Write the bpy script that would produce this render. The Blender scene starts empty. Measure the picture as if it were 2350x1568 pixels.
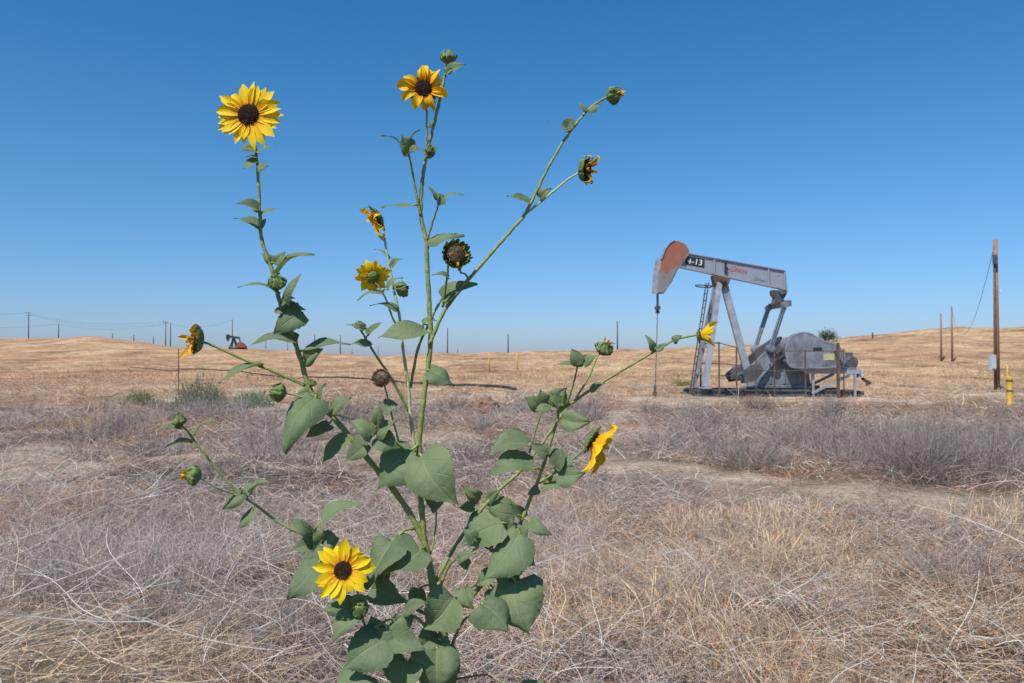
import bpy, math, random
import numpy as np
from mathutils import Vector, Matrix

random.seed(7); rng=np.random.default_rng(7)
scene=bpy.context.scene
COL=scene.collection
F=1828.0; CH=1.25; TH=math.atan(36/F)

# ------------------------------------------------ survey helper: bearing + distance -> world
def at(px,py,D):
    u=(px-1175)/F; v=(784-py)/F
    X=u; Y=math.cos(TH)-v*math.sin(TH); Z=math.sin(TH)+v*math.cos(TH)
    k=D/Y
    return Vector((X*k,D,CH+Z*k))

# ------------------------------------------------ numpy noise + terrain
def vnoise(x,y,seed=0):
    xi=np.floor(x); yi=np.floor(y); xf=x-xi; yf=y-yi
    def h(a,b):
        s=np.sin(a*127.1+b*311.7+seed*74.7)*43758.5453
        return s-np.floor(s)
    u=xf*xf*(3-2*xf); v=yf*yf*(3-2*yf)
    return (h(xi,yi)*(1-u)+h(xi+1,yi)*u)*(1-v)+(h(xi,yi+1)*(1-u)+h(xi+1,yi+1)*u)*v
def fbm(x,y,seed=0,o=4):
    a=.5; t=0; s=0
    for i in range(o):
        t=t+a*vnoise(x,y,seed+i); s+=a; a*=.5; x=x*2.03+11.3; y=y*2.03+4.7
    return t/s
def sm(a,b,x):
    t=np.clip((x-a)/(b-a),0,1); return t*t*(3-2*t)
CPX=[-900,-100,60,140,215,290,400,520,620,760,850,1000,1150,1500,1700,1850,1960,2060,2200,2350,2800]
CPY=[780,776,775,774,770,781,795,797,803,809,819,811,808,800,792,783,772,762,750,751,758]
def terrain(x,y):
    x=np.asarray(x,float); y=np.asarray(y,float)
    yy=np.maximum(y,5.0)
    px=np.clip(1175+F*x/yy,-900,2800)
    cp=np.interp(px,CPX,CPY)+ (fbm(px*.03,px*0,9)-.5)*5
    yc=np.interp(px,[-400,0,700,1200,1700,2350,2800],[280,280,240,200,180,160,160])
    zc=CH+yc*(820-cp)/F
    t=np.clip((y-35)/(yc-35),0,1)
    z=zc*t**2.4
    z=np.where(y>yc, zc-0.025*(y-yc), z)
    z=z+ (1.6*(fbm(x*.05,y*.05,3)-.5)+.5*(fbm(x*.2,y*.2,4)-.5))*sm(35,80,y)*(1-sm(.75,1.0,t))
    amp=1-np.exp(-(((x-8.5)/3.5)**2+((y-26)/2.5)**2))
    z=z+(.15*(fbm(x*1.1,y*1.1,1)-.5)+.20*(fbm(x*.3,y*.3,2)-.5))*amp*(1-sm(60,120,y))
    return z
def gz(x,y): return float(terrain(np.array([x]),np.array([y]))[0])

C_TAN=np.array([.60,.415,.27]); C_GOLD=np.array([.64,.425,.25]); C_GREY=np.array([.43,.340,.285])
C_RED=np.array([.42,.235,.145]); C_PALE=np.array([.68,.59,.50]); C_DIRT=np.array([.68,.52,.385])
def pathline(x): return 8.3-1.0*(x-2.05)+.9*(fbm(x*1.2,x*0+3,41)-.5)
def zone(x,y):
    n=fbm(x*.7,y*.42,21,5)
    bias=.09*sm(8,10,y)*(1-sm(17,24,y))-.10*sm(.6,1.6,x)*(1-sm(5.0,6.5,y))-.3*sm(19,27,y)+.07*(1-sm(-.2,.9,x))*(1-sm(6,8,y))
    g=sm(.42,.58,n+bias)
    r=sm(.48,.62,fbm(x*.7+30,y*.5,31))*.85
    rf=sm(.46,.56,fbm(x*.09+30,y*.035,35))*.6+sm(.48,.58,fbm(x*.45+30,y*.09,36))*.8
    f=sm(25,50,y); r=np.clip(r*(1-f)+rf*f,0,1.2)
    wd=.85+.45*fbm(x*1.5,y*1.5,43)
    b=np.exp(-np.abs((y-pathline(x))/wd)**4)*sm(.5,1.2,x)*(1-sm(10,11.5,y))*(.7+.3*sm(.38,.5,fbm(x*2.2,y*2.2,44)))
    b=np.maximum(b, sm(.56,.64,fbm(x*.5+80,y*.3,51))*.75*(1-sm(30,40,y)))
    return g,r,b
def zcol(x,y):
    g,r,b=zone(x,y)
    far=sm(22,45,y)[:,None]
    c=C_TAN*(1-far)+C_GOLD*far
    c=c*(1-g[:,None])+C_GREY*g[:,None]
    c=c*(1-.6*r[:,None])+C_RED*.6*r[:,None]
    c=c*(.72+.56*fbm(x*1.7,y*1.1,91))[:,None]
    return c,g,r,b

# ------------------------------------------------ object helpers
def link(ob,parent=None):
    COL.objects.link(ob)
    if parent is not None:
        ob.parent=parent
        ob.matrix_parent_inverse=parent.matrix_world.inverted() if parent.type!='EMPTY' else Matrix.Translation(-parent.location)
    return ob
def meta(ob,label=None,cat=None,kind=None,group=None):
    if label: ob["label"]=label
    if cat: ob["category"]=cat
    if kind: ob["kind"]=kind
    if group: ob["group"]=group
def empty(name,loc):
    e=bpy.data.objects.new(name,None); e.location=loc; e.empty_display_size=.2
    COL.objects.link(e); return e
class MB:
    def __init__(s): s.v=[]; s.f=[]; s.uv=[]
    def add(s,vs,fs,uvs=None):
        o=len(s.v); s.v+= [tuple(a) for a in vs]; s.f+=[tuple(i+o for i in f) for f in fs]
        s.uv+= (uvs if uvs else [(0,0)]*len(vs))
    def box(s,a,b,w,h,up=(0,0,1)):
        a=Vector(a); b=Vector(b); d=(b-a).normalized(); up=Vector(up)
        if abs(d.dot(up))>.98: up=Vector((0,1,0))
        sd=d.cross(up).normalized()*w/2; u=sd.cross(d).normalized()*h/2
        vs=[p+i*sd+j*u for p in (a,b) for i,j in ((-1,-1),(1,-1),(1,1),(-1,1))]
        s.add(vs,[(3,2,1,0),(4,5,6,7),(0,1,5,4),(1,2,6,5),(2,3,7,6),(3,0,4,7)])
    def tube(s,pts,rad,n=8,cap=True):
        pts=[Vector([float(q) for q in p]) for p in pts]
        if not hasattr(rad,'__len__'): rad=[rad]*len(pts)
        rad=[float(r) for r in rad]
        vs=[];fs=[]; ref=Vector((.13,1,.21)).normalized()
        for i,p in enumerate(pts):
            d=(pts[min(i+1,len(pts)-1)]-pts[max(i-1,0)])
            d=d.normalized() if d.length>1e-9 else Vector((0,0,1))
            a=d.cross(ref)
            if a.length<1e-3: a=d.cross(Vector((1,0,0)))
            a.normalize(); b=d.cross(a)
            for k in range(n):
                t=2*math.pi*k/n
                vs.append(p+(a*math.cos(t)+b*math.sin(t))*rad[i])
        for i in range(len(pts)-1):
            for k in range(n):
                fs.append((i*n+k,i*n+(k+1)%n,(i+1)*n+(k+1)%n,(i+1)*n+k))
        if cap: fs.append(tuple(range(n))[::-1]); fs.append(tuple((len(pts)-1)*n+k for k in range(n)))
        s.add(vs,fs)
    def prism(s,poly,y0,y1):
        n=len(poly)
        vs=[Vector((p[0],y0,p[1])) for p in poly]+[Vector((p[0],y1,p[1])) for p in poly]
        s.add(vs,[tuple(range(n)),tuple(range(n,2*n))[::-1]]+[(i,i+n,(i+1)%n+n,(i+1)%n) for i in range(n)])
    def obj(s,name,mat,parent=None,smooth=False,bevel=0):
        me=bpy.data.meshes.new(name); me.from_pydata(s.v,[],s.f)
        uvl=me.uv_layers.new(name="UVMap")
        li=np.empty(len(me.loops),dtype=np.int32); me.loops.foreach_get("vertex_index",li)
        uvl.data.foreach_set("uv",np.array(s.uv,dtype=np.float32)[li].ravel())
        me.validate()
        if smooth: me.polygons.foreach_set("use_smooth",[True]*len(me.polygons))
        for m in (mat if isinstance(mat,list) else [mat]): me.materials.append(m)
        ob=bpy.data.objects.new(name,me); link(ob,parent)
        if bevel:
            b=ob.modifiers.new("bevel",'BEVEL'); b.width=bevel; b.segments=2; b.limit_method='ANGLE'
        return ob

# ------------------------------------------------ materials
def newmat(name):
    m=bpy.data.materials.new(name); m.use_nodes=True; nt=m.node_tree
    for n in list(nt.nodes):
        if n.type!='OUTPUT_MATERIAL': nt.nodes.remove(n)
    return m,nt,nt.nodes.new,nt.links.new,[n for n in nt.nodes if n.type=='OUTPUT_MATERIAL'][0]
def mat_noise(name,c1,c2,scale=8,rough=.7,metal=0,lo=.4,hi=.6,bump=.2,detail=6,stretch=None,trans=0):
    m,nt,N,L,out=newmat(name)
    tc=N('ShaderNodeTexCoord'); src=tc.outputs['Object']
    if stretch:
        mp=N('ShaderNodeMapping'); mp.inputs['Scale'].default_value=stretch; L(src,mp.inputs[0]); src=mp.outputs[0]
    no=N('ShaderNodeTexNoise'); no.inputs['Scale'].default_value=scale; no.inputs['Detail'].default_value=detail; no.inputs['Roughness'].default_value=.65
    L(src,no.inputs['Vector'])
    r=N('ShaderNodeValToRGB'); r.color_ramp.elements[0].position=lo; r.color_ramp.elements[1].position=hi
    r.color_ramp.elements[0].color=(*c1,1); r.color_ramp.elements[1].color=(*c2,1)
    L(no.outputs['Fac'],r.inputs[0])
    p=N('ShaderNodeBsdfPrincipled'); p.inputs['Roughness'].default_value=rough; p.inputs['Metallic'].default_value=metal
    L(r.outputs[0],p.inputs['Base Color'])
    if bump:
        b=N('ShaderNodeBump'); b.inputs['Strength'].default_value=bump; b.inputs['Distance'].default_value=.02
        L(no.outputs['Fac'],b.inputs['Height']); L(b.outputs[0],p.inputs['Normal'])
    if trans:
        t=N('ShaderNodeBsdfTranslucent'); L(r.outputs[0],t.inputs[0])
        mx=N('ShaderNodeMixShader'); mx.inputs[0].default_value=trans
        L(p.outputs[0],mx.inputs[1]); L(t.outputs[0],mx.inputs[2]); L(mx.outputs[0],out.inputs[0])
    else: L(p.outputs[0],out.inputs[0])
    return m
def mat_horsehead(z0,z1):
    m,nt,N,L,out=newmat("faded_red_over_grey")
    tc=N('ShaderNodeTexCoord'); sp=N('ShaderNodeSeparateXYZ'); L(tc.outputs['Object'],sp.inputs[0])
    no=N('ShaderNodeTexNoise'); no.inputs['Scale'].default_value=3.0; no.inputs['Detail'].default_value=10; no.inputs['Roughness'].default_value=.75; L(tc.outputs['Object'],no.inputs['Vector'])
    mr=N('ShaderNodeMapRange'); mr.inputs[1].default_value=z0; mr.inputs[2].default_value=z1; mr.clamp=False; L(sp.outputs[2],mr.inputs[0])
    a=N('ShaderNodeMath'); a.operation='MULTIPLY_ADD'; L(no.outputs[0],a.inputs[0]); a.inputs[1].default_value=5.5; a.inputs[2].default_value=-2.85
    s=N('ShaderNodeMath'); s.operation='ADD'; L(mr.outputs[0],s.inputs[0]); L(a.outputs[0],s.inputs[1])
    r=N('ShaderNodeValToRGB'); e=r.color_ramp.elements; e[0].position=.1; e[0].color=(.19,.19,.20,1); e[1].position=.85; e[1].color=(.29,.10,.06,1)
    k=e.new(.4); k.color=(.23,.165,.15,1)
    L(s.outputs[0],r.inputs[0]); p=N('ShaderNodeBsdfPrincipled'); p.inputs['Roughness'].default_value=.65
    L(r.outputs[0],p.inputs['Base Color']); L(p.outputs[0],out.inputs[0]); return m
def mat_strand(name,trans=.22):
    m,nt,N,L,out=newmat(name)
    a=N('ShaderNodeAttribute'); a.attribute_name="Col"
    d=N('ShaderNodeBsdfDiffuse'); t=N('ShaderNodeBsdfTranslucent'); mx=N('ShaderNodeMixShader'); mx.inputs[0].default_value=trans
    L(a.outputs['Color'],d.inputs[0]); L(a.outputs['Color'],t.inputs[0])
    L(d.outputs[0],mx.inputs[1]); L(t.outputs[0],mx.inputs[2]); L(mx.outputs[0],out.inputs[0])
    return m
def mat_ground():
    m,nt,N,L,out=newmat("dry_ground")
    a=N('ShaderNodeAttribute'); a.attribute_name="Col"
    tc=N('ShaderNodeTexCoord')
    n1=N('ShaderNodeTexNoise'); n1.inputs['Scale'].default_value=14; n1.inputs['Detail'].default_value=10; n1.inputs['Roughness'].default_value=.75
    n2=N('ShaderNodeTexNoise'); n2.inputs['Scale'].default_value=1.1; n2.inputs['Detail'].default_value=12; n2.inputs['Roughness'].default_value=.75
    n3=N('ShaderNodeTexNoise'); n3.inputs['Scale'].default_value=.12; n3.inputs['Detail'].default_value=10; n3.inputs['Roughness'].default_value=.75
    for n in (n1,n2,n3): L(tc.outputs['Object'],n.inputs['Vector'])
    def ramp(src,lo,hi,p0,p1):
        r=N('ShaderNodeMapRange'); r.inputs[1].default_value=p0; r.inputs[2].default_value=p1; r.inputs[3].default_value=lo; r.inputs[4].default_value=hi
        L(src,r.inputs[0]); return r.outputs[0]
    def mul(a_,b_):
        x=N('ShaderNodeMath'); x.operation='MULTIPLY'; L(a_,x.inputs[0]); L(b_,x.inputs[1]); return x.outputs[0]
    v=mul(mul(ramp(n1.outputs[0],.58,1.28,.35,.65),ramp(n2.outputs[0],.56,1.27,.37,.63)),ramp(n3.outputs[0],.62,1.2,.40,.58))
    vm=N('ShaderNodeVectorMath'); vm.operation='SCALE'; L(a.outputs['Color'],vm.inputs[0]); L(v,vm.inputs['Scale'])
    mx=N('ShaderNodeMix'); mx.data_type='RGBA'; L(ramp(n3.outputs[0],0,.8,.52,.64),mx.inputs['Factor'])
    L(vm.outputs[0],mx.inputs['A']); mx.inputs['B'].default_value=(.42,.245,.14,1)
    d=N('ShaderNodeBsdfDiffuse'); L(mx.outputs['Result'],d.inputs[0])
    b=N('ShaderNodeBump'); b.inputs['Strength'].default_value=1.0; b.inputs['Distance'].default_value=.07
    s=N('ShaderNodeMath'); s.operation='ADD'; L(n1.outputs[0],s.inputs[0]); L(n2.outputs[0],s.inputs[1])
    L(s.outputs[0],b.inputs['Height']); L(b.outputs[0],d.inputs['Normal']); L(d.outputs[0],out.inputs[0])
    return m
def mat_leaf():
    m,nt,N,L,out=newmat("sunflower_leaf")
    uv=N('ShaderNodeUVMap'); sp=N('ShaderNodeSeparateXYZ'); L(uv.outputs[0],sp.inputs[0])
    def M(op,a,b=None,c=None):
        x=N('ShaderNodeMath'); x.operation=op
        for i,q in enumerate((a,b,c)):
            if q is None: continue
            if isinstance(q,(int,float)): x.inputs[i].default_value=q
            else: L(q,x.inputs[i])
        return x.outputs[0]
    a=M('ABSOLUTE',M('MULTIPLY',M('SUBTRACT',sp.outputs[0],.5),2.0))
    tc=N('ShaderNodeTexCoord'); no=N('ShaderNodeTexNoise'); no.inputs['Scale'].default_value=38; no.inputs['Detail'].default_value=6
    L(tc.outputs['Object'],no.inputs['Vector'])
    fr=M('FRACT',M('ADD',M('SUBTRACT',M('MULTIPLY',sp.outputs[1],4.0),M('MULTIPLY',a,1.5)),M('MULTIPLY',no.outputs[0],.25)))
    side=M('SUBTRACT',1.0,M('MINIMUM',M('MULTIPLY',M('ABSOLUTE',M('SUBTRACT',fr,.5)),16.0),1.0))
    mid=M('SUBTRACT',1.0,M('MINIMUM',M('MULTIPLY',a,13.0),1.0))
    vein=M('MAXIMUM',M('MULTIPLY',side,.5),mid)
    oi=N('ShaderNodeObjectInfo')
    r=N('ShaderNodeMix'); r.data_type='RGBA'; L(no.outputs[0],r.inputs['Factor'])
    r.inputs['A'].default_value=(.085,.125,.055,1); r.inputs['B'].default_value=(.175,.215,.118,1)
    r2=N('ShaderNodeMix'); r2.data_type='RGBA'; L(M('MULTIPLY',oi.outputs['Random'],.55),r2.inputs['Factor']); L(r.outputs['Result'],r2.inputs['A']); r2.inputs['B'].default_value=(.20,.25,.11,1)
    g=N('ShaderNodeMix'); g.data_type='RGBA'; L(M('MULTIPLY',vein,.5),g.inputs['Factor']); L(r2.outputs['Result'],g.inputs['A']); g.inputs['B'].default_value=(.29,.34,.17,1)
    ge=N('ShaderNodeNewGeometry'); k=N('ShaderNodeMix'); k.data_type='RGBA'; L(M('MULTIPLY',ge.outputs['Backfacing'],.7),k.inputs['Factor']); L(g.outputs['Result'],k.inputs['A']); k.inputs['B'].default_value=(.26,.31,.17,1)
    p=N('ShaderNodeBsdfPrincipled'); p.inputs['Roughness'].default_value=.62; L(k.outputs['Result'],p.inputs['Base Color'])
    p.inputs['Specular IOR Level'].default_value=.3
    b=N('ShaderNodeBump'); b.inputs['Strength'].default_value=.5; b.inputs['Distance'].default_value=.0025
    n2=N('ShaderNodeTexNoise'); n2.inputs['Scale'].default_value=160; L(tc.outputs['Object'],n2.inputs['Vector'])
    L(M('ADD',M('MULTIPLY',vein,-1.0),M('MULTIPLY',n2.outputs[0],.7)),b.inputs['Height']); L(b.outputs[0],p.inputs['Normal'])
    t=N('ShaderNodeBsdfTranslucent'); t.inputs[0].default_value=(.22,.35,.05,1)
    mx=N('ShaderNodeMixShader'); mx.inputs[0].default_value=.18
    L(p.outputs[0],mx.inputs[1]); L(t.outputs[0],mx.inputs[2]); L(mx.outputs[0],out.inputs[0])
    return m
def mat_petal(name,cin,cout,trans=.3):
    m,nt,N,L,out=newmat(name)
    uv=N('ShaderNodeUVMap'); sp=N('ShaderNodeSeparateXYZ'); L(uv.outputs[0],sp.inputs[0])
    r=N('ShaderNodeValToRGB'); r.color_ramp.elements[0].color=(*cin,1); r.color_ramp.elements[1].color=(*cout,1); r.color_ramp.elements[1].position=.5
    L(sp.outputs[1],r.inputs[0])
    w=N('ShaderNodeMath'); w.operation='SINE'; w2=N('ShaderNodeMath'); w2.operation='MULTIPLY'; w2.inputs[1].default_value=38
    L(sp.outputs[0],w2.inputs[0]); L(w2.outputs[0],w.inputs[0])
    b=N('ShaderNodeBump'); b.inputs['Strength'].default_value=.25; b.inputs['Distance'].default_value=.0006; L(w.outputs[0],b.inputs['Height'])
    p=N('ShaderNodeBsdfPrincipled'); p.inputs['Roughness'].default_value=.6; p.inputs['Specular IOR Level'].default_value=.3; L(r.outputs[0],p.inputs['Base Color']); L(b.outputs[0],p.inputs['Normal'])
    t=N('ShaderNodeBsdfTranslucent'); L(r.outputs[0],t.inputs[0])
    mx=N('ShaderNodeMixShader'); mx.inputs[0].default_value=trans
    L(p.outputs[0],mx.inputs[1]); L(t.outputs[0],mx.inputs[2]); L(mx.outputs[0],out.inputs[0])
    return m
M_STRAND=mat_strand("dry_strands"); M_GROUND=mat_ground(); M_LEAF=mat_leaf()
M_PETAL=mat_petal("yellow_petal",(.82,.34,.003),(.90,.62,.006),.22)
M_PETALB=mat_petal("orange_yellow_petal",(.80,.28,.003),(.88,.52,.006),.22)
M_PETALO=mat_petal("withered_petal",(.50,.17,.01),(.82,.42,.012),.2)
M_STEM=mat_noise("green_stem",(.20,.25,.055),(.34,.38,.12),60,.6,0,.35,.65,.3,trans=.12)
M_STEMP=mat_noise("pale_stem",(.42,.42,.18),(.52,.52,.28),60,.6,trans=.1)
M_CALYX=mat_noise("green_calyx",(.10,.165,.035),(.23,.30,.09),90,.6,0,.35,.65,.3,trans=.15)
M_DISC=mat_noise("dark_disc",(.012,.006,.004),(.10,.035,.012),420,.8,0,.45,.7,.6)
M_FLORET=mat_noise("floret_tips",(.03,.012,.006),(.45,.20,.03),260,.7,0,.5,.62,.2)
M_DEAD=mat_noise("dead_head_brown",(.13,.085,.05),(.46,.33,.19),200,.85,trans=.1)
M_STEEL=mat_noise("grey_painted_steel",(.11,.115,.13),(.25,.265,.30),2.4,.45,.15,.36,.60,.1,12)
M_STEELD=mat_noise("dark_grey_steel",(.045,.047,.052),(.13,.132,.14),3,.5,.1,.35,.65,.1,10)
M_STEELL=mat_noise("light_grey_steel",(.23,.235,.255),(.38,.40,.44),4,.42,.15,.35,.65,.1,10)
M_RUST=mat_noise("rusty_brown_steel",(.06,.038,.027),(.16,.095,.065),6,.85,0,.35,.65,.2,10)
M_BEAM=mat_noise("weathered_beam_paint",(.15,.10,.085),(.29,.31,.35),2.2,.42,.15,.33,.43,.1,12,(1,1,3))
M_BLACK=mat_noise("black_paint",(.012,.012,.013),(.03,.03,.03),8,.5)
M_WHITE=mat_noise("white_paint",(.62,.62,.6),(.78,.78,.76),20,.6)
M_REDL=mat_noise("red_letter_paint",(.45,.08,.08),(.55,.13,.12),20,.6)
M_YEL=mat_noise("yellow_paint",(.60,.36,.03),(.70,.45,.05),12,.6)
M_SIGNY=mat_noise("pale_yellow_sign",(.44,.38,.18),(.52,.46,.25),12,.6)
M_WOOD=mat_noise("weathered_pole_wood",(.20,.11,.065),(.36,.21,.125),5,.9,0,.35,.65,.5,10,(6,6,.6))
M_WOODF=mat_noise("grey_pole_wood",(.06,.05,.045),(.12,.10,.09),5,.9)
M_WIRE=mat_noise("dark_cable",(.03,.03,.035),(.05,.05,.055),5,.7)
M_BOX=mat_noise("light_grey_box",(.42,.44,.46),(.50,.52,.54),5,.5)
M_ROCK=mat_noise("brown_clod",(.14,.075,.055),(.30,.17,.12),7,.95,0,.35,.65,.8)
M_BLUE=mat_noise("blue_valve_paint",(.05,.10,.25),(.07,.13,.32),8,.5)
M_BUSH=mat_noise("bush_leaf",(.035,.07,.022),(.07,.12,.04),3,.8,trans=.15)

# ------------------------------------------------ ground sheet
def build_ground():
    n=600
    t=np.linspace(-1,1,n); kx=math.asinh(1000)
    xs=3*np.sinh(kx*t); ys=6+3*np.sinh(kx*t)
    X,Y=np.meshgrid(xs,ys); x=X.ravel(); y=Y.ravel()
    z=terrain(x,y)
    me=bpy.data.meshes.new("ground")
    me.vertices.add(n*n); me.vertices.foreach_set("co",np.stack([x,y,z],1).astype(np.float32).ravel())
    i=np.arange(n*n).reshape(n,n)
    q=np.stack([i[:-1,:-1],i[:-1,1:],i[1:,1:],i[1:,:-1]],-1).reshape(-1,4)
    me.loops.add(q.size); me.loops.foreach_set("vertex_index",q.astype(np.int32).ravel())
    me.polygons.add(len(q)); me.polygons.foreach_set("loop_start",np.arange(0,q.size,4,dtype=np.int32))
    me.polygons.foreach_set("use_smooth",np.ones(len(q),dtype=bool))
    me.update(calc_edges=True)
    c,g,r,b=zcol(x,y)
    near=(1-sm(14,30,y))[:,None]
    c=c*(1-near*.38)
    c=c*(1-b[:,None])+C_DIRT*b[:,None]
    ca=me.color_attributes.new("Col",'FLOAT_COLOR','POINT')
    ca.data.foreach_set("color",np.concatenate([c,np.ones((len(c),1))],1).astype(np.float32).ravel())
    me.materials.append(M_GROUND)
    ob=bpy.data.objects.new("ground",me); COL.objects.link(ob)
    meta(ob,"dry rolling prairie ground with pale soil and hills","ground","structure")
build_ground()

# ------------------------------------------------ strands
def strands(name,base,L,W,az,lean,curl,segs,col,prof='taper',rb=.8,wob=0.0):
    n=len(base); P=np.zeros((n,segs+1,3)); P[:,0]=base
    dirs=[]
    for k in range(segs+1):
        s=k/segs; th=lean+curl*s; a=az+wob*np.sin(s*5+az*7)
        d=np.stack([np.sin(th)*np.cos(a),np.sin(th)*np.sin(a),np.cos(th)],1); dirs.append(d)
        if k<segs: P[:,k+1]=P[:,k]+d*(L/segs)[:,None]
    gzv=terrain(P[:,:,0].ravel(),P[:,:,1].ravel()).reshape(n,segs+1)
    P[:,1:,2]=np.maximum(P[:,1:,2],gzv[:,1:]+.006)
    r=np.array([0,1,0])+rng.normal(0,rb,(n,3))
    V=np.zeros((n,segs+1,2,3))
    for k in range(segs+1):
        s=k/segs
        sd=np.cross(dirs[k],r); sd/=np.linalg.norm(sd,axis=1)[:,None]+1e-9
        if prof=='taper': w=(1-s)**.6*.9+.1
        elif prof=='seed': w=.4+1.3*math.exp(-((s-.8)/.14)**2)*(1 if s<.99 else .15)
        else: w=1-.6*s
        V[:,k,0]=P[:,k]-sd*(W*w/2)[:,None]; V[:,k,1]=P[:,k]+sd*(W*w/2)[:,None]
    nv=n*(segs+1)*2; idx=np.arange(nv).reshape(n,segs+1,2)
    q=np.stack([idx[:,:-1,0],idx[:,:-1,1],idx[:,1:,1],idx[:,1:,0]],-1).reshape(-1,4)
    return V.reshape(-1,3),q,np.repeat(col,(segs+1)*2,axis=0),P
def strand_object(name,chunks,label,cat,kind="stuff",parent=None):
    vs=[];qs=[];cs=[];o=0
    for v,q,c in chunks:
        vs.append(v); qs.append(q+o); cs.append(c); o+=len(v)
    v=np.concatenate(vs); q=np.concatenate(qs); c=np.clip(np.concatenate(cs),0,.85)
    me=bpy.data.meshes.new(name)
    me.vertices.add(len(v)); me.vertices.foreach_set("co",v.astype(np.float32).ravel())
    me.loops.add(q.size); me.loops.foreach_set("vertex_index",q.astype(np.int32).ravel())
    me.polygons.add(len(q)); me.polygons.foreach_set("loop_start",np.arange(0,q.size,4,dtype=np.int32))
    me.polygons.foreach_set("use_smooth",np.ones(len(q),dtype=bool))
    me.update(calc_edges=True)
    ca=me.color_attributes.new("Col",'FLOAT_COLOR','POINT')
    ca.data.foreach_set("color",np.concatenate([c,np.ones((len(c),1))],1).astype(np.float32).ravel())
    me.materials.append(M_STRAND)
    ob=bpy.data.objects.new(name,me); link(ob,parent)
    meta(ob,label,cat,kind)
    return ob
def scatter(n,y0,y1,half=.76,power=1.0,tuft=0,spread=.06):
    m=n if not tuft else max(1,n//tuft)
    u=rng.random(m)
    y=np.sqrt(y0**2+u*(y1**2-y0**2)) if power==1 else y0+(y1-y0)*u**power
    x=(rng.random(m)*2-1)*half*y
    if tuft:
        x=np.repeat(x,tuft)+rng.normal(0,1,m*tuft)*spread*np.repeat(.5+rng.random(m),tuft)
        y=np.repeat(y,tuft)+rng.normal(0,1,m*tuft)*spread*np.repeat(.5+rng.random(m),tuft)
    return x,y
def padmask(x,y):
    return ~((x>5.7)&(x<11.4)&(y>24.6)&(y<27.6))
def pathshort(x,y):
    dd=y-pathline(x)
    return 1-.7*np.exp(-((dd+1.2)/1.0)**2)*sm(.5,1.2,x)
def vary(c,n,a=.22):
    return c*(1+rng.normal(0,a,(n,1)))*(1+rng.normal(0,.04,(n,3)))

grass=[]
for (cnt,y0,y1,tf,sp,hl,hh,w,segs) in ((120000,2.6,7,30,.06,.04,.18,.0026,3),(95000,7,17,24,.11,.05,.20,.0055,2),(80000,17,48,16,.25,.06,.17,.013,2),(40000,48,170,10,.7,.10,.26,.045,1)):
    x,y=scatter(cnt,y0,y1,.78,1 if y1<100 else 1.3,tf,sp)
    c,g,r,b=zcol(x,y)
    keep=(rng.random(len(x))>b*1.02)&(rng.random(len(x))>g*.45)&padmask(x,y)
    x=x[keep];y=y[keep];c=c[keep];g=g[keep]; n=len(x)
    hN=fbm(x*1.1,y*.9,61)
    L=(hl+(hh-hl)*rng.random(n)**1.4)*np.clip(2.6*hN-.35,.25,2)*(1-.45*g)*pathshort(x,y)
    lean=np.abs(rng.normal(.75,.42,n)); curl=rng.normal(.6,.6,n)
    col=vary(c,n,.30)
    base=np.stack([x,y,terrain(x,y)-.01],1)
    v,q,cc,_=strands("",base,L,w*(.6+.8*rng.random(n)),rng.random(n)*6.283,lean,curl,segs,col)
    grass.append((v,q,cc))
# fine seed-head grass in broken clumps
x,y=scatter(26000,2.7,6.0,.78,1,24,.08)
k=(x>.45+.25*(y-3))&(fbm(x*1.5,y*1.5,71)>.50); x=x[k];y=y[k];n=len(x)
base=np.stack([x,y,terrain(x,y)],1)
hs=np.clip(3*fbm(x*2,y*2,72)-.7,.4,1.4)
v,q,cc,_=strands("",base,(.08+.12*rng.random(n))*hs,.0020+.0013*rng.random(n),rng.random(n)*6.283,np.abs(rng.normal(.22,.24,n)),rng.normal(.35,.35,n),5,vary(np.tile(np.array([.74,.51,.33]),(n,1)),n,.2),'seed',.6)
grass.append((v,q,cc))
strand_object("dry_grass",grass,"dry tan and golden grass covering the prairie","dry grass")

lit=[]
for (cnt,y0,y1,L0,L1,w,segs) in ((100000,2.6,7,.06,.42,.0025,5),(56000,7,17,.12,.45,.0048,4),(20000,17,40,.15,.6,.011,3)):
    x,y=scatter(cnt,y0,y1,.78,1,7,.12)
    c,g,r,b=zcol(x,y)
    keep=(rng.random(len(x))>b*1.0)&(rng.random(len(x))<.6+.4*g)&padmask(x,y); x=x[keep];y=y[keep];g=g[keep];r=r[keep];c=c[keep];n=len(x)
    pick=rng.random((n,1))
    col=np.where(pick<.34,C_GREY*1.15,np.where(pick<.54,C_PALE,np.where(pick<.84,c*1.05,C_RED)))
    base=np.stack([x,y,terrain(x,y)+rng.random(n)*.06],1)
    v,q,cc,_=strands("",base,(L0+(L1-L0)*rng.random(n)**2)*(.4+.6*pathshort(x,y)),w*(.6+.9*rng.random(n)),rng.random(n)*6.283,rng.normal(1.15,.28,n),rng.normal(.45,.35,n),segs,vary(col,n,.30),'even',.8,.4)
    lit.append((v,q,cc))
# lodged pale stalks in the south-west corner
n=330; y=2.9+.55*rng.random(n)**1.3; x=-(.34+.36*rng.random(n))*y
base=np.stack([x,y,terrain(x,y)+.01+.04*rng.random(n)],1)
v,q,cc,_=strands("",base,.15+.4*rng.random(n),.0028+.0018*rng.random(n),rng.normal(.4,.9,n),rng.normal(1.4,.14,n),rng.normal(.15,.25,n),7,vary(np.tile(np.array([.66,.50,.33]),(n,1)),n,.2),'even',.6,.3)
lit.append((v,q,cc))
strand_object("straw_litter",lit,"tangled grey straw lying over the soil","straw")

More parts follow.
